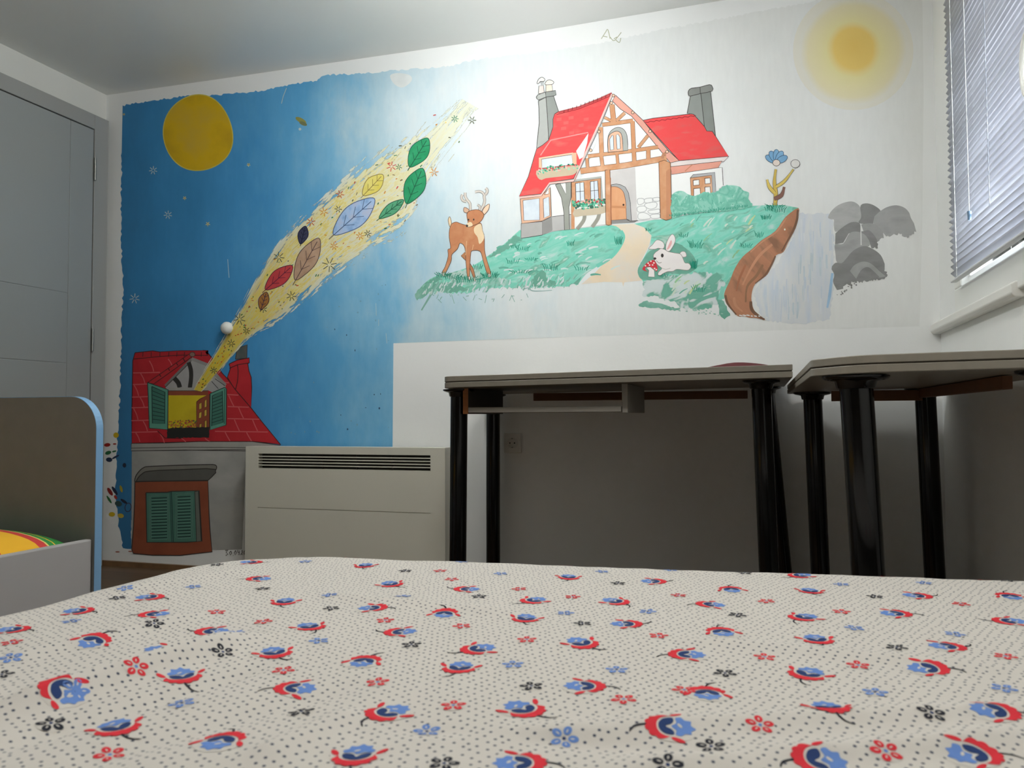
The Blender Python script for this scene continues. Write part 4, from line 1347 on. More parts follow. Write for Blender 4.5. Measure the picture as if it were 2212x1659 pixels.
# --- rabbit and toadstool
p = Paint()
RB = P(236, 230, 228, 0.03)
RL = P(140, 132, 128)
p.poly(smooth(zF((950, 690), (960, 500), (1050, 310), (1140, 222), (1210, 290), (1228, 430), (1150, 600), (1050, 730)), 3), RB, 1.0, RL)
p.poly(smooth(zF((975, 670), (1040, 520), (1100, 400), (1128, 480), (1080, 600), (1010, 680)), 3), P(226, 172, 172))
p.poly(smooth(zF((860, 660), (905, 560), (860, 460), (750, 400), (650, 410), (545, 540), (430, 655), (620, 672), (720, 640)), 3), RB, 1.0, RL)
p.poly(smooth(zF((1365, 790), (1440, 735), (1530, 760), (1560, 880), (1460, 910), (1400, 860)), 3), RB, 1.0, RL)
p.poly(smooth(zF((1010, 740), (1200, 780), (1370, 810), (1440, 900), (1470, 980), (1520, 1080), (1620, 1090), (1690, 1170), (1670, 1250), (1580, 1300), (1280, 1270), (1160, 1330), (1000, 1340), (860, 1400), (780, 1450), (710, 1430), (730, 1350), (800, 1280), (820, 1230), (700, 1140), (640, 1050), (590, 960), (575, 850), (640, 760), (700, 720), (800, 650), (930, 690)), 3), RB, 1.0, RL)
p.dot(zF((840, 860))[0], 3.0, 4.2, INK)
p.dot(zF((620, 950))[0], 3.0, 2.6, P(70, 60, 60))
p.stroke(smooth(zF((660, 1010), (740, 1080), (820, 1060)), 4, False), 1.2, RL)
p.stroke(smooth(zF((820, 1230), (940, 1270), (1080, 1240)), 4, False), 1.0, P(190, 182, 178))
p.poly(zF((440, 1300), (420, 1490), (610, 1500), (600, 1300), (480, 1200), (360, 1220)), RB, 0.8, RL)
p.poly(smooth(zF((245, 1260), (310, 1150), (420, 1050), (560, 990), (640, 1060), (700, 1230), (675, 1330), (610, 1290), (520, 1215), (420, 1190), (330, 1230), (350, 1300), (410, 1340), (300, 1310)), 3), P(208, 62, 72))
for c in zF((500, 1030), (420, 1090), (550, 1140), (460, 1145), (610, 1245), (660, 1280), (340, 1165), (590, 1080)):
    p.dot(c, 1.9, 1.7, P(240, 224, 218), 0, 9)
tuft(zF((1790, 1240))[0], 10, 18, 7)
p.done('painted_rabbit', 'white painted rabbit with red toadstool', mural)

LAYER[0] = 0.002
# --- flower on the cliff top
p = Paint()
for q, w, m in ((((1674, 444), (1676, 420), (1673, 392), (1676, 366)), 8, P(206, 178, 92)), (((1674, 418), (1662, 404), (1657, 388)), 7, P(214, 190, 104)), (((1676, 404), (1694, 392), (1714, 366)), 6, P(214, 190, 104)), (((1672, 430), (1688, 422), (1694, 404)), 8, P(136, 100, 90))):
    s = smooth(list(q), 5, False)
    p.stroke(s, w + 1.6, P(84, 70, 66), True)
    p.stroke(s, w, m, True)
BLUP = ramp_mat('blue_petal_paint', [rgb(112, 160, 200), rgb(140, 184, 216)], 20)
for a in (-2.6, -2.1, -1.57, -1.05, -0.5):
    p.dot((1677 + math.cos(a) * 14, 352 + math.sin(a) * 16), 13, 7, BLUP, a, 14, 1.0, P(56, 76, 104))
p.dot((1677, 352), 8, 7, P(228, 214, 204), 0, 12, 1.0)
p.dot((1718, 354), 10, 9, P(230, 228, 224), 0, 12, 1.0)
tuft((1674, 449), 30, 10, 9)
p.done('painted_flower', 'blue and yellow painted flower on cliff top', mural)

LAYER[0] = 0.0008
# --- finger marks left of the house
for (c, rx, ry, m, a) in (((251, 940), 6, 6, P(206, 176, 36), 0), ((232, 961), 7, 4, P(176, 50, 44), -0.1), ((248, 959), 4, 1.6, P(176, 60, 50), 0), ((234, 978), 7, 4, P(48, 110, 72), -0.3), ((247, 975), 5, 1.8, P(48, 110, 72), -0.2),
                          ((236, 993), 7, 5, P(44, 60, 88), 0.1), ((250, 987), 9, 2.2, P(44, 60, 88), -0.5), ((269, 1005), 4, 5, P(40, 48, 66), 0), ((238, 1062), 10, 4, P(150, 46, 44), 1.0), ((248, 1060), 11, 3.4, P(44, 50, 72), 1.0),
                          ((262, 1056), 8, 3, P(176, 158, 52), 1.3), ((236, 1079), 10, 2.4, P(60, 122, 72), 1.0), ((250, 1074), 5, 3, P(170, 60, 52), 1.0), ((256, 1088), 8, 6, P(60, 84, 84), 0.3), ((268, 1083), 9, 3, P(44, 50, 66), 0.6), ((242, 1111), 7, 5, P(212, 180, 44), 0), ((261, 1114), 7, 5, P(200, 176, 70), 0.2),
                          ((254, 1192), 5, 1.4, P(176, 108, 92), 0), ((282, 1191), 5, 1.4, P(176, 108, 92), 0)):
    p = Paint()
    p.dot(c, rx, ry, m, a, 10)
    p.done('finger_paint_mark', None, mural)
p = Paint()
ov = [(277 + 6 * math.cos(a) - 3 * math.sin(a), 1096 + 9 * math.sin(a) + 3 * math.cos(a)) for a in [2 * math.pi * k / 16 for k in range(17)]]
p.stroke(ov, 1.8, P(70, 70, 88))
p.done('finger_paint_ring', 'dark finger-painted ring', mural)

# ------------------------------------------------------------------ white knob on the wall
kq = at(493, 709, 1, -0.02)
b = MB()
b.lathe([(0.012, 0.0), (0.012, -0.012), (0.022, -0.016), (0.028, -0.026), (0.0275, -0.036), (0.021, -0.047), (0.009, -0.0525), (0.001, -0.053)], (kq.x, 0, kq.z), M_trimw, 32, 'Y')
tag(b.build('doorstop'), 'small round white doorstop ball fixed to the blue mural above painted roof', 'doorstop')

# ------------------------------------------------------------------ wall socket
M_sock = mat('white_socket_plastic', rgb(226, 224, 218), 0.35)
sq = at(1107, 957, 1, -0.008)
so_ = thing('wall_socket', 'white square power socket on back wall under the wide desk', 'socket', (sq.x, 0, sq.z))
b = MB()
b.box((sq.x - 0.037, -0.011, sq.z - 0.040), (sq.x + 0.037, 0, sq.z + 0.040), M_sock)
b.build('cover_plate', so_, 0.004)
b = MB()
b.lathe([(0.0225, -0.0108), (0.0225, -0.0135), (0.0195, -0.0135), (0.0188, -0.0112), (0.001, -0.0112)], (sq.x, 0, sq.z), M_sock, 32, 'Y')
for dx in (-0.0095, 0.0095):
    b.lathe([(0.0028, -0.0111), (0.0028, -0.0116), (0.0005, -0.0116)], (sq.x + dx, 0, sq.z), M_dark, 12, 'Y')
for dz in (-0.018, 0.018):
    b.box((sq.x - 0.003, -0.0142, sq.z + dz - 0.002), (sq.x + 0.003, -0.011, sq.z + dz + 0.002), M_steel)
b.build('plug_recess', so_)

# ------------------------------------------------------------------ convector heater
M_heat = mat('cream_heater_enamel', rgb(206, 203, 190), 0.4)
M_slot = mat('heater_slot_dark', rgb(52, 50, 44), 0.6)
hx0, hx1, hz0, hz1 = 0.872, 1.795, 0.062, 0.566
ht = thing('convector_heater', 'cream electric convector heater with slatted outlet on back wall', 'heater', (1.33, -0.06, hz0))
gx0, gx1, gz0, gz1 = 0.935, 1.732, 0.474, 0.536
yb, yf = -0.028, -0.100
b = MB()
b.box((hx0, yf, hz0), (gx0, yb, hz1), M_heat)
b.box((gx1, yf, hz0), (hx1, yb, hz1), M_heat)
b.box((gx0, yf, gz1), (gx1, yb, hz1), M_heat)
b.box((gx0, yf, hz0), (gx1, yb, 0.3045), M_heat)
b.box((gx0, yf, 0.3075), (gx1, yb, gz0), M_heat)
b.box((gx0, yf + 0.004, 0.30), (gx1, yb, 0.31), M_heat)
b.box((gx0, yf + 0.03, gz0), (gx1, yb, gz1), M_slot)
b.build('casing', ht)
b = MB()
n = 5
pitch = (gz1 - gz0) / n
for k in range(1, n):
    zc = gz0 + pitch * k
    b.box((gx0 - 0.001, yf + 0.001, zc - 0.0022), (gx1 + 0.001, yf + 0.014, zc + 0.0022), M_heat)
for k in range(1, 5):
    xc = gx0 + (gx1 - gx0) * (k - 0.08) / 5
    b.box((xc - 0.0012, yf + 0.006, gz0), (xc + 0.0012, yf + 0.018, gz1), M_slot)
g = b.build('outlet_grille', ht, 0.0008)
g['label'] = 'dark outlet slots with cream slats'
for x in (1.05, 1.62):
    b = MB()
    b.box((x - 0.02, yb, 0.2), (x + 0.02, 0.0, 0.5), M_steel)
    b.build('wall_bracket', ht)

# ------------------------------------------------------------------ desks
M_desk = mat('grey_brown_laminate', rgb(134, 127, 116), 0.45, 0.06, 30, stretch=(1, 8, 8))
M_edge = mat('desk_edge_band', rgb(128, 122, 111), 0.4, 0.05, 40)
M_groove = mat('edge_groove', rgb(62, 55, 46), 0.6)
M_leg = mat('black_gloss_leg', rgb(9, 9, 9), 0.12, spec=0.35)
M_wood = mat('brown_board', rgb(150, 92, 48), 0.5, 0.12, 12, stretch=(1, 12, 12))
M_dkb = mat('shaded_grey_board', rgb(70, 64, 58), 0.6)
M_brn = mat('dark_brown_board', rgb(104, 64, 36), 0.6, 0.12, 12)
M_grey = mat('grey_drawer_board', rgb(150, 146, 138), 0.5)


def rounded(pts_r, n=8):
    """outline with corner radii: [(x, y, r)], anticlockwise"""
    out = []
    m = len(pts_r)
    for i in range(m):
        x, y, r = pts_r[i]
        if r <= 0:
            out.append((x, y))
            continue
        c = Vector((x, y))
        a = (Vector(pts_r[i - 1][:2]) - c).normalized()
        d = (Vector(pts_r[(i + 1) % m][:2]) - c).normalized()
        ang = a.angle(d)
        t = r / math.tan(ang / 2)
        p0, p1 = c + a * t, c + d * t
        for k in range(n + 1):
            s = k / n
            q = p0 * (1 - s) ** 2 + c * 2 * s * (1 - s) + p1 * s ** 2
            out.append((q.x, q.y))
    return out


def shrink(pts, d):
    c = (sum(q[0] for q in pts) / len(pts), sum(q[1] for q in pts) / len(pts))
    out = []
    n = len(pts)
    for i, q in enumerate(pts):
        a, e3 = pts[i - 1], pts[(i + 1) % n]
        L = math.hypot(e3[0] - a[0], e3[1] - a[1]) or 1
        out.append((q[0] - (e3[1] - a[1]) / L * d, q[1] + (e3[0] - a[0]) / L * d))
    return out


def tilt_z(o, x0, rate, org):
    for v in o.data.vertices:
        v.co.z += (v.co.x + org.x - x0) * rate


def desk_top(parent, pts, z0, z1, tilt, x0):
    b = MB()
    zm = (z0 + z1) / 2
    b.prism(pts, 2, z0, zm - 0.0012, M_edge)
    b.prism(shrink(pts, 0.0022), 2, zm - 0.0012, zm + 0.0012, M_groove)
    b.prism(pts, 2, zm + 0.0012, z1, M_edge)
    o = b.build('tabletop', parent, 0.0012, segs=1)
    tilt_z(o, x0, tilt, root_loc(parent))
    return o


def leg_part(parent, top, foot, r, plate, name='leg'):
    b = MB()
    t, f_ = Vector(top), Vector(foot)
    b.tube([t, f_ + Vector((0, 0, 0.02))], r, M_leg, 28)
    b.tube([f_ + Vector((0, 0, 0.022)), f_], [r * 0.9, r * 0.95], M_leg, 24)
    o = b.build(name, parent)
    b = MB()
    b.lathe([(plate, 0.0), (plate, -0.004), (plate * 0.9, -0.007), (r * 1.25, -0.010), (r * 1.15, -0.022), (r, -0.024)], t, M_leg, 32)
    b.build('mounting_plate', o)
    return o


# the wide desk along the back wall
T1 = 0.0131
Z1 = 0.7792
d1 = thing('desk', 'wide grey desk with black legs and keyboard tray against back wall', 'desk', (2.57, -0.40, 0))
x0d = 2.063
desk_top(d1, rounded([(2.063, -0.78, 0.05), (3.077, -0.78, 0.0), (3.077, -0.012, 0.0), (2.0 + 0.0, -0.012, 0.03), (1.955, -0.30, 0.25)]), Z1, Z1 + 0.0355, T1, x0d)
for (px, py, bx, by, Y, r) in ((992, 843, 989, 1204, -0.66, 0.0275), (1644, 835, 1660, 1222, -0.66, 0.0275), (1065, 880, 1065.5, 1203, -0.06, 0.0275), (1655, 850, 1690, 1222, -0.06, 0.0275)):
    tp = at(px, py, 1, Y)
    ft = at(bx, by, 1, Y)
    dxdz = (ft.x - tp.x) / (tp.z - ft.z)
    zt = Z1 + (tp.x - x0d) * T1 - 0.0015
    leg_part(d1, (tp.x, Y, zt), (tp.x + dxdz * zt, Y, 0.0), r, 0.052)
b = MB()
b.box((2.16, -0.10, Z1 - 0.030), (2.95, -0.082, Z1 - 0.001), M_brn)
o = b.build('rear_rail', d1, 0.001)
o['label'] = 'brown wooden rail under the tabletop'
# keyboard tray unit
tx0, tx1 = 2.098, 2.618
ty0, ty1 = -0.70, -0.34
b = MB()
b.box((tx0, ty0 + 0.003, 0.699), (tx0 + 0.017, ty1, 0.7795), M_dkb)  # inner face lies in deep shade; that shade is put into the board colour
b.box((tx0, ty0, 0.699), (tx0 + 0.017, ty0 + 0.003, 0.7795), M_wood)
o = b.build('tray_side', d1, 0.001)
o['label'] = 'tray side coloured dark for deep shade, with orange-brown wooden front edge'
b = MB()
b.box((tx1 - 0.017, ty0, 0.700), (tx1, ty1, 0.7858), M_grey)
b.build('tray_side', d1, 0.001)
b = MB()
b.box((tx0 + 0.019, ty0 - 0.004, 0.703), (tx1 - 0.019, ty1, 0.7195), M_grey)
b.box((tx0 + 0.017, ty0 + 0.01, 0.7085), (tx0 + 0.020, ty1, 0.7145), M_steel)
b.box((tx1 - 0.020, ty0 + 0.01, 0.7085), (tx1 - 0.017, ty1, 0.7145), M_steel)
b.build('keyboard_tray', d1, 0.002)

# folded dark red cloth lying on it: a low soft mound
M_redc = mat('dark_red_cloth', rgb(84, 22, 27), 0.85, 0.1, 30)
cx_, cy_, zt1 = 2.93, -0.52, Z1 + 0.0355 + (2.93 - x0d) * T1 + 0.0004
b = MB()
vs, fs = [], []
NA, NR = 40, 8
for j in range(NR + 1):
    rr = j / NR
    for k in range(NA):
        a = 2 * math.pi * k / NA
        px_, py_ = math.cos(a) * 0.142 * rr, math.sin(a) * 0.10 * rr
        hgt = 0.025 * (1 - rr ** 1.6) + 0.0012 + 0.001 * noise.noise((px_ * 40, py_ * 40, 1)) * (1 - rr)
        vs.append((cx_ + px_, cy_ + py_, zt1 + max(0.0012, hgt) + px_ * T1))
for j in range(NR):
    for k in range(NA):
        l = (k + 1) % NA
        fs.append((j * NA + k, j * NA + l, (j + 1) * NA + l, (j + 1) * NA + k))
o0 = len(vs)
for k in range(NA):
    a = 2 * math.pi * k / NA
    vs.append((cx_ + math.cos(a) * 0.142, cy_ + math.sin(a) * 0.10, zt1 + math.cos(a) * 0.142 * T1))
for k in range(NA):
    l = (k + 1) % NA
    fs.append((NR * NA + k, NR * NA + l, o0 + l, o0 + k))
fs.append(tuple(o0 + k for k in range(NA)))
b.add(vs, fs, M_redc, True)
tag(b.build('folded_cloth'), 'dark red cloth lying low on the wide desk near its right end', 'cloth')

# the second desk along the right wall
Z2 = 0.764
d2 = thing('desk', 'second grey desk with rounded corner standing in front of window wall', 'desk', (3.33, -0.95, 0))
pts2 = rounded([(3.083, -1.47, 0.05), (3.15, -1.56, 0.09), (RX - 0.016, -1.56, 0.0), (RX - 0.016, -0.09, 0.0), (3.083, -0.09, 0.03)])
desk_top(d2, pts2, Z2, Z2 + 0.031, 0.011, 3.1)
for (px, py, bx, by, Y) in ((1848, 815, 1874, 1225, -1.47), (1755, 852, 1771, 1222, -0.30), (1998, 845, 2018, 1228, -0.40)):
    tp = at(px, py, 1, Y)
    ft = at(bx, by, 1, Y)
    dxdz = (ft.x - tp.x) / (tp.z - ft.z)
    zt = Z2 + (tp.x - 3.1) * 0.011 - 0.0015
    leg_part(d2, (tp.x, Y, zt), (tp.x + dxdz * zt, Y, 0.0), 0.029, 0.058)
zt = Z2 + 0.011 * 0.38 - 0.0015
leg_part(d2, (3.475, -1.47, zt), (3.49, -1.47, 0), 0.029, 0.058)
b = MB()
b.box((3.20, -0.45, Z2 - 0.032), (3.45, -0.432, Z2 - 0.0005), M_brn)
b.box((3.44, -1.30, Z2 - 0.024), (3.458, -0.45, Z2 + 0.002), M_brn)
o = b.build('under_frame', d2, 0.001)
o['label'] = 'brown boards under the tabletop'

# ------------------------------------------------------------------ child bed on the left
M_cb = mat('beige_bed_laminate', rgb(120, 119, 116), 0.5, 0.04, 20)
M_cbw = mat('white_bed_laminate', rgb(168, 166, 166), 0.5)
M_blue = mat('light_blue_edge', rgb(124, 166, 204), 0.35)
hX, hY = 1.303, -1.35
hbX0 = 0.52
cb = thing('child_bed', 'low child bed with rounded headboard edged in light blue', 'bed', (0.9, -2.1, 0))


def headboard(yy, top, name):
    out = [(hbX0, 0.0), (hX, 0.0)]
    r = 0.088
    for k in range(13):
        a = math.pi / 2 * k / 12
        out.append((hX - r + math.cos(a) * r, top - r + math.sin(a) * r))
    for k in range(13):
        a = math.pi / 2 + math.pi / 2 * k / 12
        out.append((hbX0 + r + math.cos(a) * r, top - r + math.sin(a) * r))
    b = MB()
    b.prism(shrink(out, 0.0015), 1, yy, yy + 0.0225, M_cb)
    o = b.build(name, cb)
    b = MB()     # edging strip
    n = len(out)
    vs, fs = [], []
    inn = shrink(out, 0.0015)
    for q, q2 in zip(out, inn):
        vs += [(q2[0], yy - 0.0004, q2[1]), (q[0], yy - 0.0004, q[1]), (q[0], yy + 0.0229, q[1]), (q2[0], yy + 0.0229, q2[1])]
    for i in range(n):
        j = (i + 1) % n
        for k in range(4):
            l = (k + 1) % 4
            fs.append((i * 4 + k, i * 4 + l, j * 4 + l, j * 4 + k))
    b.add(vs, fs, M_blue)
    e4 = b.build('edge_band', o)
    e4['label'] = 'light blue edging strip'


headboard(hY, 0.751, 'headboard')
headboard(-3.0, 0.52, 'footboard')
for (xa, xb) in ((hX - 0.028, hX - 0.008), (hbX0 + 0.008, hbX0 + 0.028)):
    b = MB()
    b.box((xa, -2.975, 0.055), (xb, hY - 0.002, 0.372), M_cbw)
    b.build('side_rail', cb, 0.004)
b = MB()
b.box((hbX0 + 0.03, -2.97, 0.13), (hX - 0.03, hY - 0.01, 0.15), M_cb)
b.build('bed_base', cb)

# striped quilt inside it
qm = bpy.data.materials.new('striped_quilt_cloth')
qm.use_nodes = True
nt = qm.node_tree
bs = nt.nodes['Principled BSDF']
bs.inputs['Roughness'].default_value = 0.85
geo = nt.nodes.new('ShaderNodeTexCoord')
sp = nt.nodes.new('ShaderNodeSeparateXYZ')
nt.links.new(geo.outputs['Object'], sp.inputs['Vector'])
QX, QY = hX - 0.034, hY - 0.016
e1 = nt.nodes.new('ShaderNodeMath')
e1.operation = 'SUBTRACT'
e1.inputs[0].default_value = QX
nt.links.new(sp.outputs['X'], e1.inputs[1])
e2n = nt.nodes.new('ShaderNodeMath')
e2n.operation = 'SUBTRACT'
e2n.inputs[0].default_value = QY - 0.035
nt.links.new(sp.outputs['Y'], e2n.inputs[1])
mx_ = nt.nodes.new('ShaderNodeMath')      # stripes run across the quilt and bow a little
mx_.operation = 'MULTIPLY_ADD'
mx_.inputs[1].default_value = -0.06
nt.links.new(e1.outputs['Value'], mx_.inputs[0])
nt.links.new(e2n.outputs['Value'], mx_.inputs[2])
mrn = nt.nodes.new('ShaderNodeMapRange')
mrn.inputs['From Min'].default_value = 0.0
mrn.inputs['From Max'].default_value = 0.5
nt.links.new(mx_.outputs['Value'], mrn.inputs['Value'])
cr = nt.nodes.new('ShaderNodeValToRGB')
cr.color_ramp.interpolation = 'CONSTANT'
e = cr.color_ramp.elements
gq, yq, rq, wq = (48, 140, 62), (232, 176, 36), (204, 62, 58), (228, 206, 120)
for i, (pos, c) in enumerate([(0.0, gq), (0.044, yq), (0.054, gq), (0.088, wq), (0.098, rq), (0.15, yq), (0.37, rq), (0.41, yq), (0.62, gq), (0.72, rq), (0.78, yq)]):
    el = e[i] if i < 2 else e.new(pos)
    el.position = pos
    el.color = rgb(*c)
nt.links.new(mrn.outputs['Result'], cr.inputs['Fac'])
nt.links.new(cr.outputs['Color'], bs.inputs['Base Color'])
b = MB()
nx, ny = 24, 40
qx0, qx1, qy0, qy1 = hbX0 + 0.034, QX, -2.95, QY


def sup(t, p_=4):
    return (1 - abs(t) ** p_) ** (1 / p_) if abs(t) < 1 else 0.0


vs, fs = [], []
for i in range(nx + 1):
    for j in range(ny + 1):
        s, t = -1 + 2 * i / nx, -1 + 2 * j / ny
        s, t = math.sin(s * math.pi / 2), math.sin(t * math.pi / 2)
        x = (qx0 + qx1) / 2 + s * (qx1 - qx0) / 2
        y = (qy0 + qy1) / 2 + t * (qy1 - qy0) / 2
        z = 0.315 + 0.108 * sup(s, 3.2) ** 0.8 * sup(t, 5) + 0.006 * noise.noise((x * 7, y * 7, 0))
        vs.append((x, y, z))
for i in range(nx):
    for j in range(ny):
        a = i * (ny + 1) + j
        fs.append((a, a + ny + 1, a + ny + 2, a + 1))
k0 = len(vs)
bord = [i * (ny + 1) for i in range(nx + 1)] + [nx * (ny + 1) + j for j in range(1, ny + 1)] + [i * (ny + 1) + ny for i in range(nx - 1, -1, -1)] + [j for j in range(ny - 1, 0, -1)]
for i in bord:
    vs.append((vs[i][0], vs[i][1], 0.1512))
for n_ in range(len(bord)):
    m_ = (n_ + 1) % len(bord)
    fs.append((bord[n_], k0 + n_, k0 + m_, bord[m_]))
fs.append(tuple(k0 + n_ for n_ in range(len(bord))))
b.add(vs, fs, qm, True)
qt = b.build('quilt')
tag(qt, 'yellow, red and green striped quilt lying in the child bed', 'quilt')
# pale cord curling over the quilt's corner
cq = [(88, 1135), (96, 1131), (108, 1134), (122, 1142), (136, 1143), (146, 1134), (149, 1124), (146, 1118)]
b = MB()
pth = []
for (x, y) in smooth(cq, 5, False):
    z = 0.42
    for it in range(6):
        q = at(x, y, 2, z)
        s = (q.x - (qx0 + qx1) / 2) / ((qx1 - qx0) / 2)
        t = (q.y - (qy0 + qy1) / 2) / ((qy1 - qy0) / 2)
        z = 0.5 * z + 0.5 * (0.315 + 0.108 * sup(min(0.999, abs(s)), 3.2) ** 0.8 * sup(min(0.999, abs(t)), 5) + 0.006 * noise.noise((q.x * 7, q.y * 7, 0)) + 0.004)
    pth.append(q)
b.tube(pth, 0.0042, mat('cream_cord', rgb(226, 214, 184), 0.8), 8)
tag(b.build('cord'), 'short cream cord curled on the corner of the striped quilt', 'cord')

# ------------------------------------------------------------------ the big bed in front
BZ = 0.46
FA = at(760, 1193.5, 2, BZ)
FB = at(2212, 1242, 2, BZ)
BL = 2.085
fdir = Vector((FB.x - FA.x, FB.y - FA.y)).normalized()


def far_y(x):
    return FA.y + (x - FA.x) * fdir.y / fdir.x


RNDG = [  # ridges and hollows in the cloth: (px, py) of two ends, height, width
    ((0, 1545), (520, 1385), 0.0160, 0.018), ((0, 1430), (420, 1330), 0.0068, 0.016), ((120, 1659), (760, 1480), -0.0051, 0.018), ((560, 1640), (760, 1540), 0.0068, 0.014), ((0, 1612), (560, 1440), -0.0068, 0.012),
    ((980, 1590), (2212, 1530), 0.0048, 0.014), ((900, 1575), (1700, 1640), -0.0034, 0.012), ((740, 1290), (1100, 1325), 0.0051, 0.020), ((1500, 1385), (2100, 1440), 0.0054, 0.018), ((1600, 1215), (2100, 1236), 0.0034, 0.03), ((1350, 1659), (2212, 1590), 0.0068, 0.015),
    ((250, 1280), (520, 1232), 0.0051, 0.02)]
RDG = []
for (a, c, hh, ww) in RNDG:
    q1, q2 = at(a[0], a[1], 2, BZ), at(c[0], c[1], 2, BZ)
    RDG.append((Vector((q1.x, q1.y)), Vector((q2.x, q2.y)), hh, ww))


def cloth_z(x, y):
    z = BZ
    dl = x - BL
    df = far_y(x) - y
    R, RC = 0.055, 0.22
    # the cloth turns down over the left and the far edge, in one sweep round the corner
    a, c = max(0.0, RC - dl), max(0.0, RC - df)
    ins = RC - math.hypot(a, c) if (a > 0 and c > 0) else min(dl, df)
    if ins < R:
        d = min(R - ins, R * 0.96)
        z -= R - math.sqrt(R * R - d * d) + max(0.0, -ins) * 1.2
    pt = Vector((x, y))
    for (q1, q2, hh, ww) in RDG:
        ab = q2 - q1
        t = max(-0.15, min(1.15, (pt - q1).dot(ab) / ab.length_squared))
        d = (pt - (q1 + ab * t)).length / ww
        if d < 3:
            fade = max(0.0, min(1.0, (t + 0.15) / 0.25)) * max(0.0, min(1.0, (1.15 - t) / 0.25))
            z += hh * math.exp(-d * d) * fade
    z += 0.0022 * noise.noise((x * 7.0, y * 9.0, 3.1)) + 0.0011 * noise.noise((x * 22.0, y * 16.0, 7.7))
    return z


clm = bpy.data.materials.new('printed_cotton')
clm.use_nodes = True
nt = clm.node_tree
bs = nt.nodes['Principled BSDF']
bs.inputs['Roughness'].default_value = 0.9
bs.inputs['Specular IOR Level'].default_value = 0.15
tcn = nt.nodes.new('ShaderNodeTexCoord')
mpn = nt.nodes.new('ShaderNodeMapping')
mpn.inputs['Rotation'].default_value = (0, 0, 0.42)
mpn.inputs['Scale'].default_value = (1, 1, 0)
nt.links.new(tcn.outputs['Object'], mpn.inputs['Vector'])
vo = nt.nodes.new('ShaderNodeTexVoronoi')
vo.voronoi_dimensions = '2D'
vo.inputs['Scale'].default_value = 118
vo.inputs['Randomness'].default_value = 0.38
nt.links.new(mpn.outputs['Vector'], vo.inputs['Vector'])
mrn = nt.nodes.new('ShaderNodeMapRange')
mrn.inputs['From Min'].default_value = 0.135
mrn.inputs['From Max'].default_value = 0.175
nt.links.new(vo.outputs['Distance'], mrn.inputs['Value'])
nzn = nt.nodes.new('ShaderNodeTexNoise')
nzn.inputs['Scale'].default_value = 3
nt.links.new(tcn.outputs['Object'], nzn.inputs['Vector'])
mx = nt.nodes.new('ShaderNodeMix')
mx.data_type = 'RGBA'
mx.inputs[6].default_value = rgb(66, 72, 88)
mx.inputs[7].default_value = rgb(193, 189, 182)
nt.links.new(mrn.outputs['Result'], mx.inputs[0])
nt.links.new(mx.outputs[2], bs.inputs['Base Color'])
wvn = nt.nodes.new('ShaderNodeTexNoise')
wvn.inputs['Scale'].default_value = 60
wvn.inputs['Detail'].default_value = 3
nt.links.new(tcn.outputs['Object'], wvn.inputs['Vector'])
bpn = nt.nodes.new('ShaderNodeBump')
bpn.inputs['Strength'].default_value = 0.12
bpn.inputs['Distance'].default_value = 0.004
nt.links.new(wvn.outputs['Fac'], bpn.inputs['Height'])
nt.links.new(bpn.outputs['Normal'], bs.inputs['Normal'])

bed = thing('bed', 'large bed under white cotton cover printed with red and blue flowers', 'bed', (2.85, -3.1, 0))
BR, BN = RX - 0.03, -4.1
b = MB()
xs = [BL] + [BL + 0.055 * (1 - math.cos(math.pi / 2 * k / 8)) for k in range(1, 9)]
while xs[-1] < BR - 0.006:
    xs.append(xs[-1] + 0.006)
xs[-1] = BR
ts = [0.055 * (1 - math.cos(math.pi / 2 * k / 8)) for k in range(0, 9)]
while ts[-1] < 0.80:
    ts.append(ts[-1] + 0.006)
while ts[-1] < 2.0:
    ts.append(ts[-1] + 0.05)
vs, fs = [], []
nx, ny = len(xs), len(ts)
for x in xs:
    for t in ts:
        y = far_y(x) - t
        vs.append((x, y, cloth_z(x, y)))
for i in range(nx - 1):
    for j in range(ny - 1):
        a = i * ny + j
        fs.append((a, a + 1, a + ny + 1, a + ny))
# hanging sides
bord = [i * ny for i in range(nx - 1, -1, -1)] + [j for j in range(1, ny)]
k0 = len(vs)
for rows, zz in ((1, 0.34), (2, 0.20)):
    for n_, i in enumerate(bord):
        x, y, z = vs[i]
        wob = 0.004 * math.sin(n_ * 0.55) * rows
        if n_ < nx:
            vs.append((x - (wob if n_ == nx - 1 else 0), y + 0.001 + abs(wob), zz))
        else:
            vs.append((x - 0.001 - abs(wob), y, zz))
L = len(bord)
for n_ in range(L - 1):
    fs.append((bord[n_], bord[n_ + 1], k0 + n_ + 1, k0 + n_))
    fs.append((k0 + n_, k0 + n_ + 1, k0 + L + n_ + 1, k0 + L + n_))
b.add(vs, fs, clm, True)

C_RED = mat('print_red', rgb(200, 52, 62), 0.9, spec=0.1)
C_BLU = mat('print_blue', rgb(98, 130, 190), 0.9, spec=0.1)
C_NAV = mat('print_navy', rgb(44, 62, 104), 0.9, spec=0.1)
C_BLK = mat('print_black', rgb(44, 46, 54), 0.9, spec=0.1)
C_WHT = mat('print_ground', rgb(193, 189, 182), 0.9, spec=0.1)
LIFT = [0.00035]


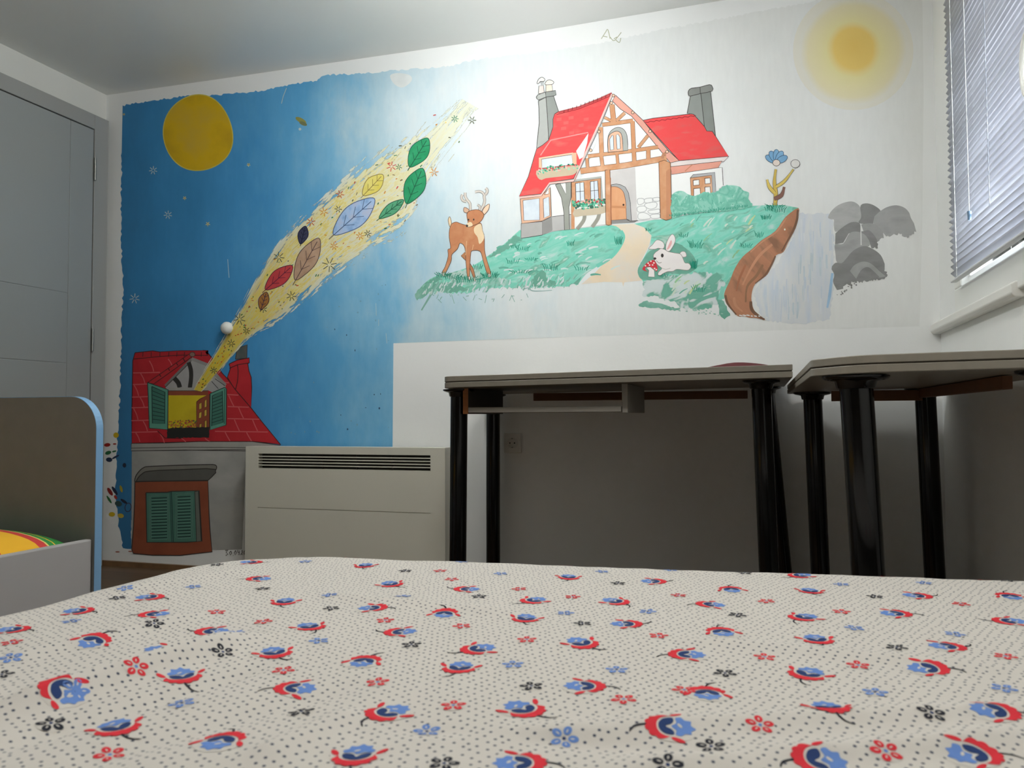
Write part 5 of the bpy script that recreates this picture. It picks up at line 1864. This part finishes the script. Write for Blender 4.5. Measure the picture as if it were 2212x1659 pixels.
def print_poly(pts, m, lift):
    """a printed patch that follows the cloth: cut fine, then laid on it"""
    bm = bmesh.new()
    vv = [bm.verts.new((q[0], q[1], 0)) for q in pts]
    for t in tessellate_polygon([[Vector((q[0], q[1], 0)) for q in pts]]):
        try:
            bm.faces.new([vv[i] for i in t])
        except ValueError:
            pass
    for it in range(4):
        long_ = [e5 for e5 in bm.edges if e5.calc_length() > 0.006]
        if not long_:
            break
        bmesh.ops.subdivide_edges(bm, edges=long_, cuts=1)
        bmesh.ops.triangulate(bm, faces=bm.faces)
    bm.normal_update()
    bm.verts.index_update()
    vs2, fs2 = [], []
    for v in bm.verts:
        vs2.append((v.co.x, v.co.y, cloth_z(v.co.x, v.co.y) + lift))
    for f in bm.faces:
        idx = [v.index for v in f.verts]
        fs2.append(idx if f.normal.z > 0 else idx[::-1])
    bm.free()
    b.add(vs2, fs2, m, True)


def place(px, py):
    z = BZ
    for it in range(8):
        q = at(px, py, 2, z)
        z = 0.5 * z + 0.5 * cloth_z(q.x, max(-4.0, min(q.y, far_y(q.x) - 0.02)))
    q.x = max(q.x, BL + 0.03)
    q.y = min(q.y, far_y(q.x) - 0.028)
    return q


def xf(c, ang, s, pts):
    ca, sa = math.cos(ang), math.sin(ang)
    return [(c[0] + (x * ca - y * sa) * s, c[1] + (x * sa + y * ca) * s) for (x, y) in pts]


def ell(cx_, cy_, rx, ry, rot=0, n=12):
    ca, sa = math.cos(rot), math.sin(rot)
    return [(cx_ + math.cos(2 * math.pi * k / n) * rx * ca - math.sin(2 * math.pi * k / n) * ry * sa, cy_ + math.cos(2 * math.pi * k / n) * rx * sa + math.sin(2 * math.pi * k / n) * ry * ca) for k in range(n)]


def big_flower(c, ang, s):
    """bloom seen from the side, stem towards -y; unit = cm"""
    flip = RND.choice((-1, 1))
    g = lambda pts, m, l: print_poly(xf(c, ang, s, [(x * flip, y) for (x, y) in pts]), m, l)
    g(ell(0, 0.9, 2.45, 2.5), C_WHT, 0.0003)
    st_ = smooth([(0, -1.6), (0.15, -2.2), (0.5, -2.8), (1.2, -3.2)], 4, False)
    w = 0.10
    g([(x - w, y) for (x, y) in st_] + [(x + w * (1.0 + 0.9 * i / len(st_)), y + 0.05) for i, (x, y) in enumerate(st_)][::-1], C_BLK, 0.0005)
    outer, inner = [], []
    for k in range(37):
        a = math.radians(186 + 168 * k / 36)
        r = 1.92 + 0.22 * abs(math.sin(k * math.pi / 6))
        outer.append((math.cos(a) * r, 0.35 + math.sin(a) * r))
    for k in range(25):
        a = math.radians(354 - 168 * k / 24)
        inner.append((math.cos(a) * 1.62, 0.78 + math.sin(a) * 1.42))
    g(outer + inner, C_RED, 0.0006)
    g(smooth([(-1.3, 0.85), (-1.1, 0.1), (-0.5, -0.35), (0.0, -0.45), (0.5, -0.35), (1.1, 0.1), (1.3, 0.85), (0.85, 1.0), (0.4, 0.75), (0.05, 0.2), (-0.3, 0.75), (-0.8, 1.0)], 3), C_NAV, 0.0006)
    g(smooth([(0.0, 0.75), (0.55, 1.2), (1.25, 1.1), (1.5, 1.6), (1.05, 2.0), (1.1, 2.55), (0.55, 2.6), (0.1, 3.05), (-0.35, 2.6), (-0.95, 2.65), (-1.0, 2.05), (-1.45, 1.7), (-1.2, 1.15), (-0.5, 1.25)], 3), C_BLU, 0.0006)
    g(ell(-0.15, 1.55, 0.34, 0.16, 0.6, 8), C_WHT, 0.00075)
    g(ell(-2.1, 1.25, 0.3, 0.72, 0.55), C_RED, 0.0006)
    g(ell(2.15, 1.3, 0.3, 0.75, -0.6), C_RED, 0.0006)


def small_flower(c, ang, s, m):
    g = lambda pts, mm, l: print_poly(xf(c, ang, s, pts), mm, l)
    g(ell(0, 0, 1.25, 1.25, 0, 14), C_WHT, 0.0003)
    for k in range(5):
        a = 2 * math.pi * k / 5
        g(ell(math.cos(a) * 0.78, math.sin(a) * 0.78, 0.46, 0.36, a, 10), m, 0.0006)
        g(ell(math.cos(a) * 0.70, math.sin(a) * 0.70, 0.20, 0.07, a, 6), C_WHT, 0.00075)
    g(ell(0, 0, 0.17, 0.17, 0, 8), C_NAV if m is not C_RED else C_BLU, 0.0006)


S5, S6, S7 = Z(0, 1180, 2.989), Z(740, 1180, 2.989), Z(1480, 1180, 3.022)
BIG = [(S5, [(1640, 105, 'R'), (1650, 210, 'L'), (990, 330, 'R'), (970, 440, 'L'), (1830, 365, 'D'), (620, 600, 'U'), (530, 420, 'R'), (110, 540, 'R'), (1080, 665, 'R'), (1340, 550, 'L'), (2010, 525, 'DR'), (1780, 695, 'DR'), (370, 910, 'L'), (1180, 850, 'DR'), (1870, 915, 'L'), (760, 1180, 'DR'), (1450, 1240, 'U')]),
       (S6, [(140, 130, 'D'), (230, 57, 'R'), (320, 250, 'DR'), (780, 278, 'L'), (1490, 115, 'DL'), (1460, 205, 'D'), (2030, 228, 'R'), (1220, 355, 'DL'), (1780, 362, 'DR'), (220, 400, 'R'), (660, 430, 'U'), (1180, 475, 'D'), (1860, 503, 'R'), (345, 555, 'L'), (1560, 635, 'DR'), (850, 670, 'DL'), (150, 735, 'U'), (750, 795, 'D'), (2190, 700, 'L'), (1600, 905, 'R'), (260, 1085, 'DL'), (1190, 1065, 'DR'), (2070, 1160, 'L'), (80, 1370, 'D'), (1190, 1400, 'R')]),
       (S7, [(740, 195, 'DL'), (1280, 185, 'R'), (1830, 180, 'R'), (295, 278, 'U'), (820, 298, 'D'), (1540, 325, 'R'), (2110, 322, 'U'), (140, 380, 'L'), (760, 468, 'DL'), (1400, 440, 'R'), (2090, 490, 'L'), (230, 552, 'U'), (870, 618, 'D'), (1740, 655, 'R'), (790, 842, 'DL'), (1620, 800, 'R'), (140, 950, 'U'), (950, 1060, 'D'), (2060, 1075, 'R'), (830, 1400, 'L'), (1930, 1360, 'R')])]
SML = [(S5, [(810, 270, 1), (1250, 262, 1), (1695, 275, 2), (2130, 315, 1), (2140, 402, 2), (460, 485, 1), (1400, 425, 0), (995, 500, 2), (1700, 488, 0), (75, 622, 0), (70, 722, 1), (1440, 685, 2), (2060, 612, 1), (1830, 803, 0), (880, 775, 0), (490, 935, 1), (330, 1145, 2), (1175, 1015, 1), (1945, 1070, 2), (710, 1350, 0), (1970, 100, 1), (10, 830, 2), (1520, 560, 1), (1400, 120, 2), (760, 335, 2)]),
       (S6, [(770, 100, 1), (1190, 105, 2), (405, 160, 2), (630, 160, 0), (705, 215, 0), (1020, 178, 1), (1675, 165, 1), (1780, 240, 2), (2120, 155, 1), (390, 325, 1), (1140, 277, 0), (880, 325, 2), (1485, 328, 0), (2170, 318, 0), (1440, 433, 1), (1970, 423, 1), (275, 480, 0), (770, 517, 0), (1550, 500, 2), (2040, 580, 0), (1190, 605, 0), (445, 637, 2), (1100, 765, 1), (1770, 800, 1), (225, 880, 0), (1220, 905, 2), (1815, 990, 0), (715, 1030, 0), (2205, 930, 0), (545, 1200, 1), (1430, 1245, 1), (655, 1405, 2), (2100, 1415, 2)]),
       (S7, [(390, 175, 2), (1020, 250, 1), (1560, 240, 1), (2105, 225, 2), (530, 360, 0), (1240, 330, 2), (1800, 378, 0), (340, 450, 2), (1020, 428, 0), (1105, 535, 1), (1760, 575, 1), (520, 725, 0), (1380, 662, 2), (2090, 720, 0), (1130, 780, 0), (1240, 955, 1), (2080, 930, 1), (490, 1170, 0), (1610, 1090, 2), (170, 1310, 2), (1310, 1340, 0), (260, 830, 2)])]
ANG = {'D': 0.0, 'R': math.pi / 2, 'U': math.pi, 'L': -math.pi / 2, 'DR': 0.75, 'DL': -0.75}
for zf, lst in BIG:
    for (x, y, d) in lst:
        px, py = zf((x, y))[0]
        q = place(px, py)
        big_flower((q.x, q.y), ANG[d] + YAW * 0.7 + RND.uniform(-0.15, 0.15), 0.0078 if d not in ('DR', 'DL') else 0.0081)
for zf, lst in SML:
    for (x, y, k) in lst:
        px, py = zf((x, y))[0]
        q = place(px, py)
        small_flower((q.x, q.y), RND.uniform(0, 1.2), 0.0088, (C_RED, C_BLU, C_BLK)[k])
bs_ = b.build('bed_cover', bed, fix=False)
bs_['label'] = 'white dotted cotton cover with flower print'
b = MB()
ya, yc = far_y(BL + 0.01) - 0.03, far_y(BR) - 0.03
b.add([(BL + 0.02, BN, 0.25), (BR - 0.01, BN, 0.25), (BR - 0.01, yc, 0.25), (BL + 0.02, ya, 0.25), (BL + 0.02, BN, BZ - 0.07), (BR - 0.01, BN, BZ - 0.07), (BR - 0.01, yc, BZ - 0.07), (BL + 0.02, ya, BZ - 0.07)],
      [(0, 3, 2, 1), (4, 5, 6, 7), (0, 1, 5, 4), (1, 2, 6, 5), (2, 3, 7, 6), (3, 0, 4, 7)], mat('mattress_cloth', rgb(220, 218, 214), 0.9))
b.build('mattress', bed, 0.02)
b = MB()
b.add([(BL + 0.03, BN, 0.0), (BR - 0.01, BN, 0.0), (BR - 0.01, yc, 0.0), (BL + 0.03, ya, 0.0), (BL + 0.03, BN, 0.25), (BR - 0.01, BN, 0.25), (BR - 0.01, yc, 0.25), (BL + 0.03, ya, 0.25)],
      [(0, 3, 2, 1), (4, 5, 6, 7), (0, 1, 5, 4), (1, 2, 6, 5), (2, 3, 7, 6), (3, 0, 4, 7)], M_cb)
b.build('bed_base', bed, 0.004)

# ------------------------------------------------------------------ light
def ceiling_lamp(LX, LY, label, r, power, col):
    lp = thing('ceiling_lamp', label, 'lamp', (LX, LY, 2.2))
    lm = bpy.data.materials.new('lit_opal_glass')
    lm.use_nodes = True
    nt = lm.node_tree
    nt.nodes.remove(nt.nodes['Principled BSDF'])
    em = nt.nodes.new('ShaderNodeEmission')
    em.inputs['Color'].default_value = col
    em.inputs['Strength'].default_value = power
    nt.links.new(em.outputs['Emission'], nt.nodes['Material Output'].inputs['Surface'])
    b = MB()
    b.lathe([(0.92 * r, -0.005), (r, -0.02), (0.94 * r, -0.04), (0.72 * r, -0.062), (0.4 * r, -0.074), (0.002, -0.078)], (LX, LY, 2.200), lm, 32)
    b.build('lamp_shade', lp)
    b = MB()
    b.lathe([(0.6 * r, 0.06), (0.7 * r, 0.02), (0.84 * r, -0.004)], (LX, LY, 2.200), M_pvc, 32)
    b.build('lamp_base', lp)


ceiling_lamp(1.95, -0.88, 'round white glass ceiling lamp nearest the mural wall', 0.15, 33.0, (0.97, 1.0, 0.975, 1))
ceiling_lamp(2.75, -2.25, 'round white glass ceiling lamp over the large bed', 0.16, 33.0, (1.0, 0.975, 0.93, 1))

wl = bpy.data.lights.new('daylight_outside_window', 'AREA')
wl.shape = 'RECTANGLE'
wl.size, wl.size_y = 1.3, 0.9
wl.energy = 132
wl.color = (0.97, 0.985, 1.0)
wo = bpy.data.objects.new('daylight_outside_window', wl)
COL.objects.link(wo)
wo.location = (RX + 0.55, -0.9, 1.12)
wo.rotation_euler = Vector((-0.72, 0, 0.7)).to_track_quat('-Z', 'Y').to_euler()

wd = bpy.data.worlds.new('sky')
sc.world = wd
wd.use_nodes = True
wd.node_tree.nodes['Background'].inputs['Color'].default_value = (0.92, 0.96, 1.0, 1)
wd.node_tree.nodes['Background'].inputs['Strength'].default_value = 1.5

# ------------------------------------------------------------------ camera and view
cam = bpy.data.cameras.new('camera')
cam.sensor_fit = 'HORIZONTAL'
cam.sensor_width = 36.0
cam.lens = F / W * 36.0
cam.clip_start = 0.02
cam.dof.use_dof = True
cam.dof.focus_distance = 2.6
cam.dof.aperture_fstop = 12.0
co = bpy.data.objects.new('camera', cam)
COL.objects.link(co)
mw = Matrix((RIGHT, UP, -fwd)).transposed().to_4x4()
mw.translation = CAM
co.matrix_world = mw
sc.camera = co
sc.view_settings.view_transform = 'Standard'
sc.view_settings.look = 'None'
sc.view_settings.exposure = 0.8
sc.view_settings.gamma = 1.0
sc.view_settings.use_curve_mapping = False
sc.cycles.use_denoising = True
sc.cycles.max_bounces = 10
sc.cycles.diffuse_bounces = 6
sc.cycles.transparent_max_bounces = 16
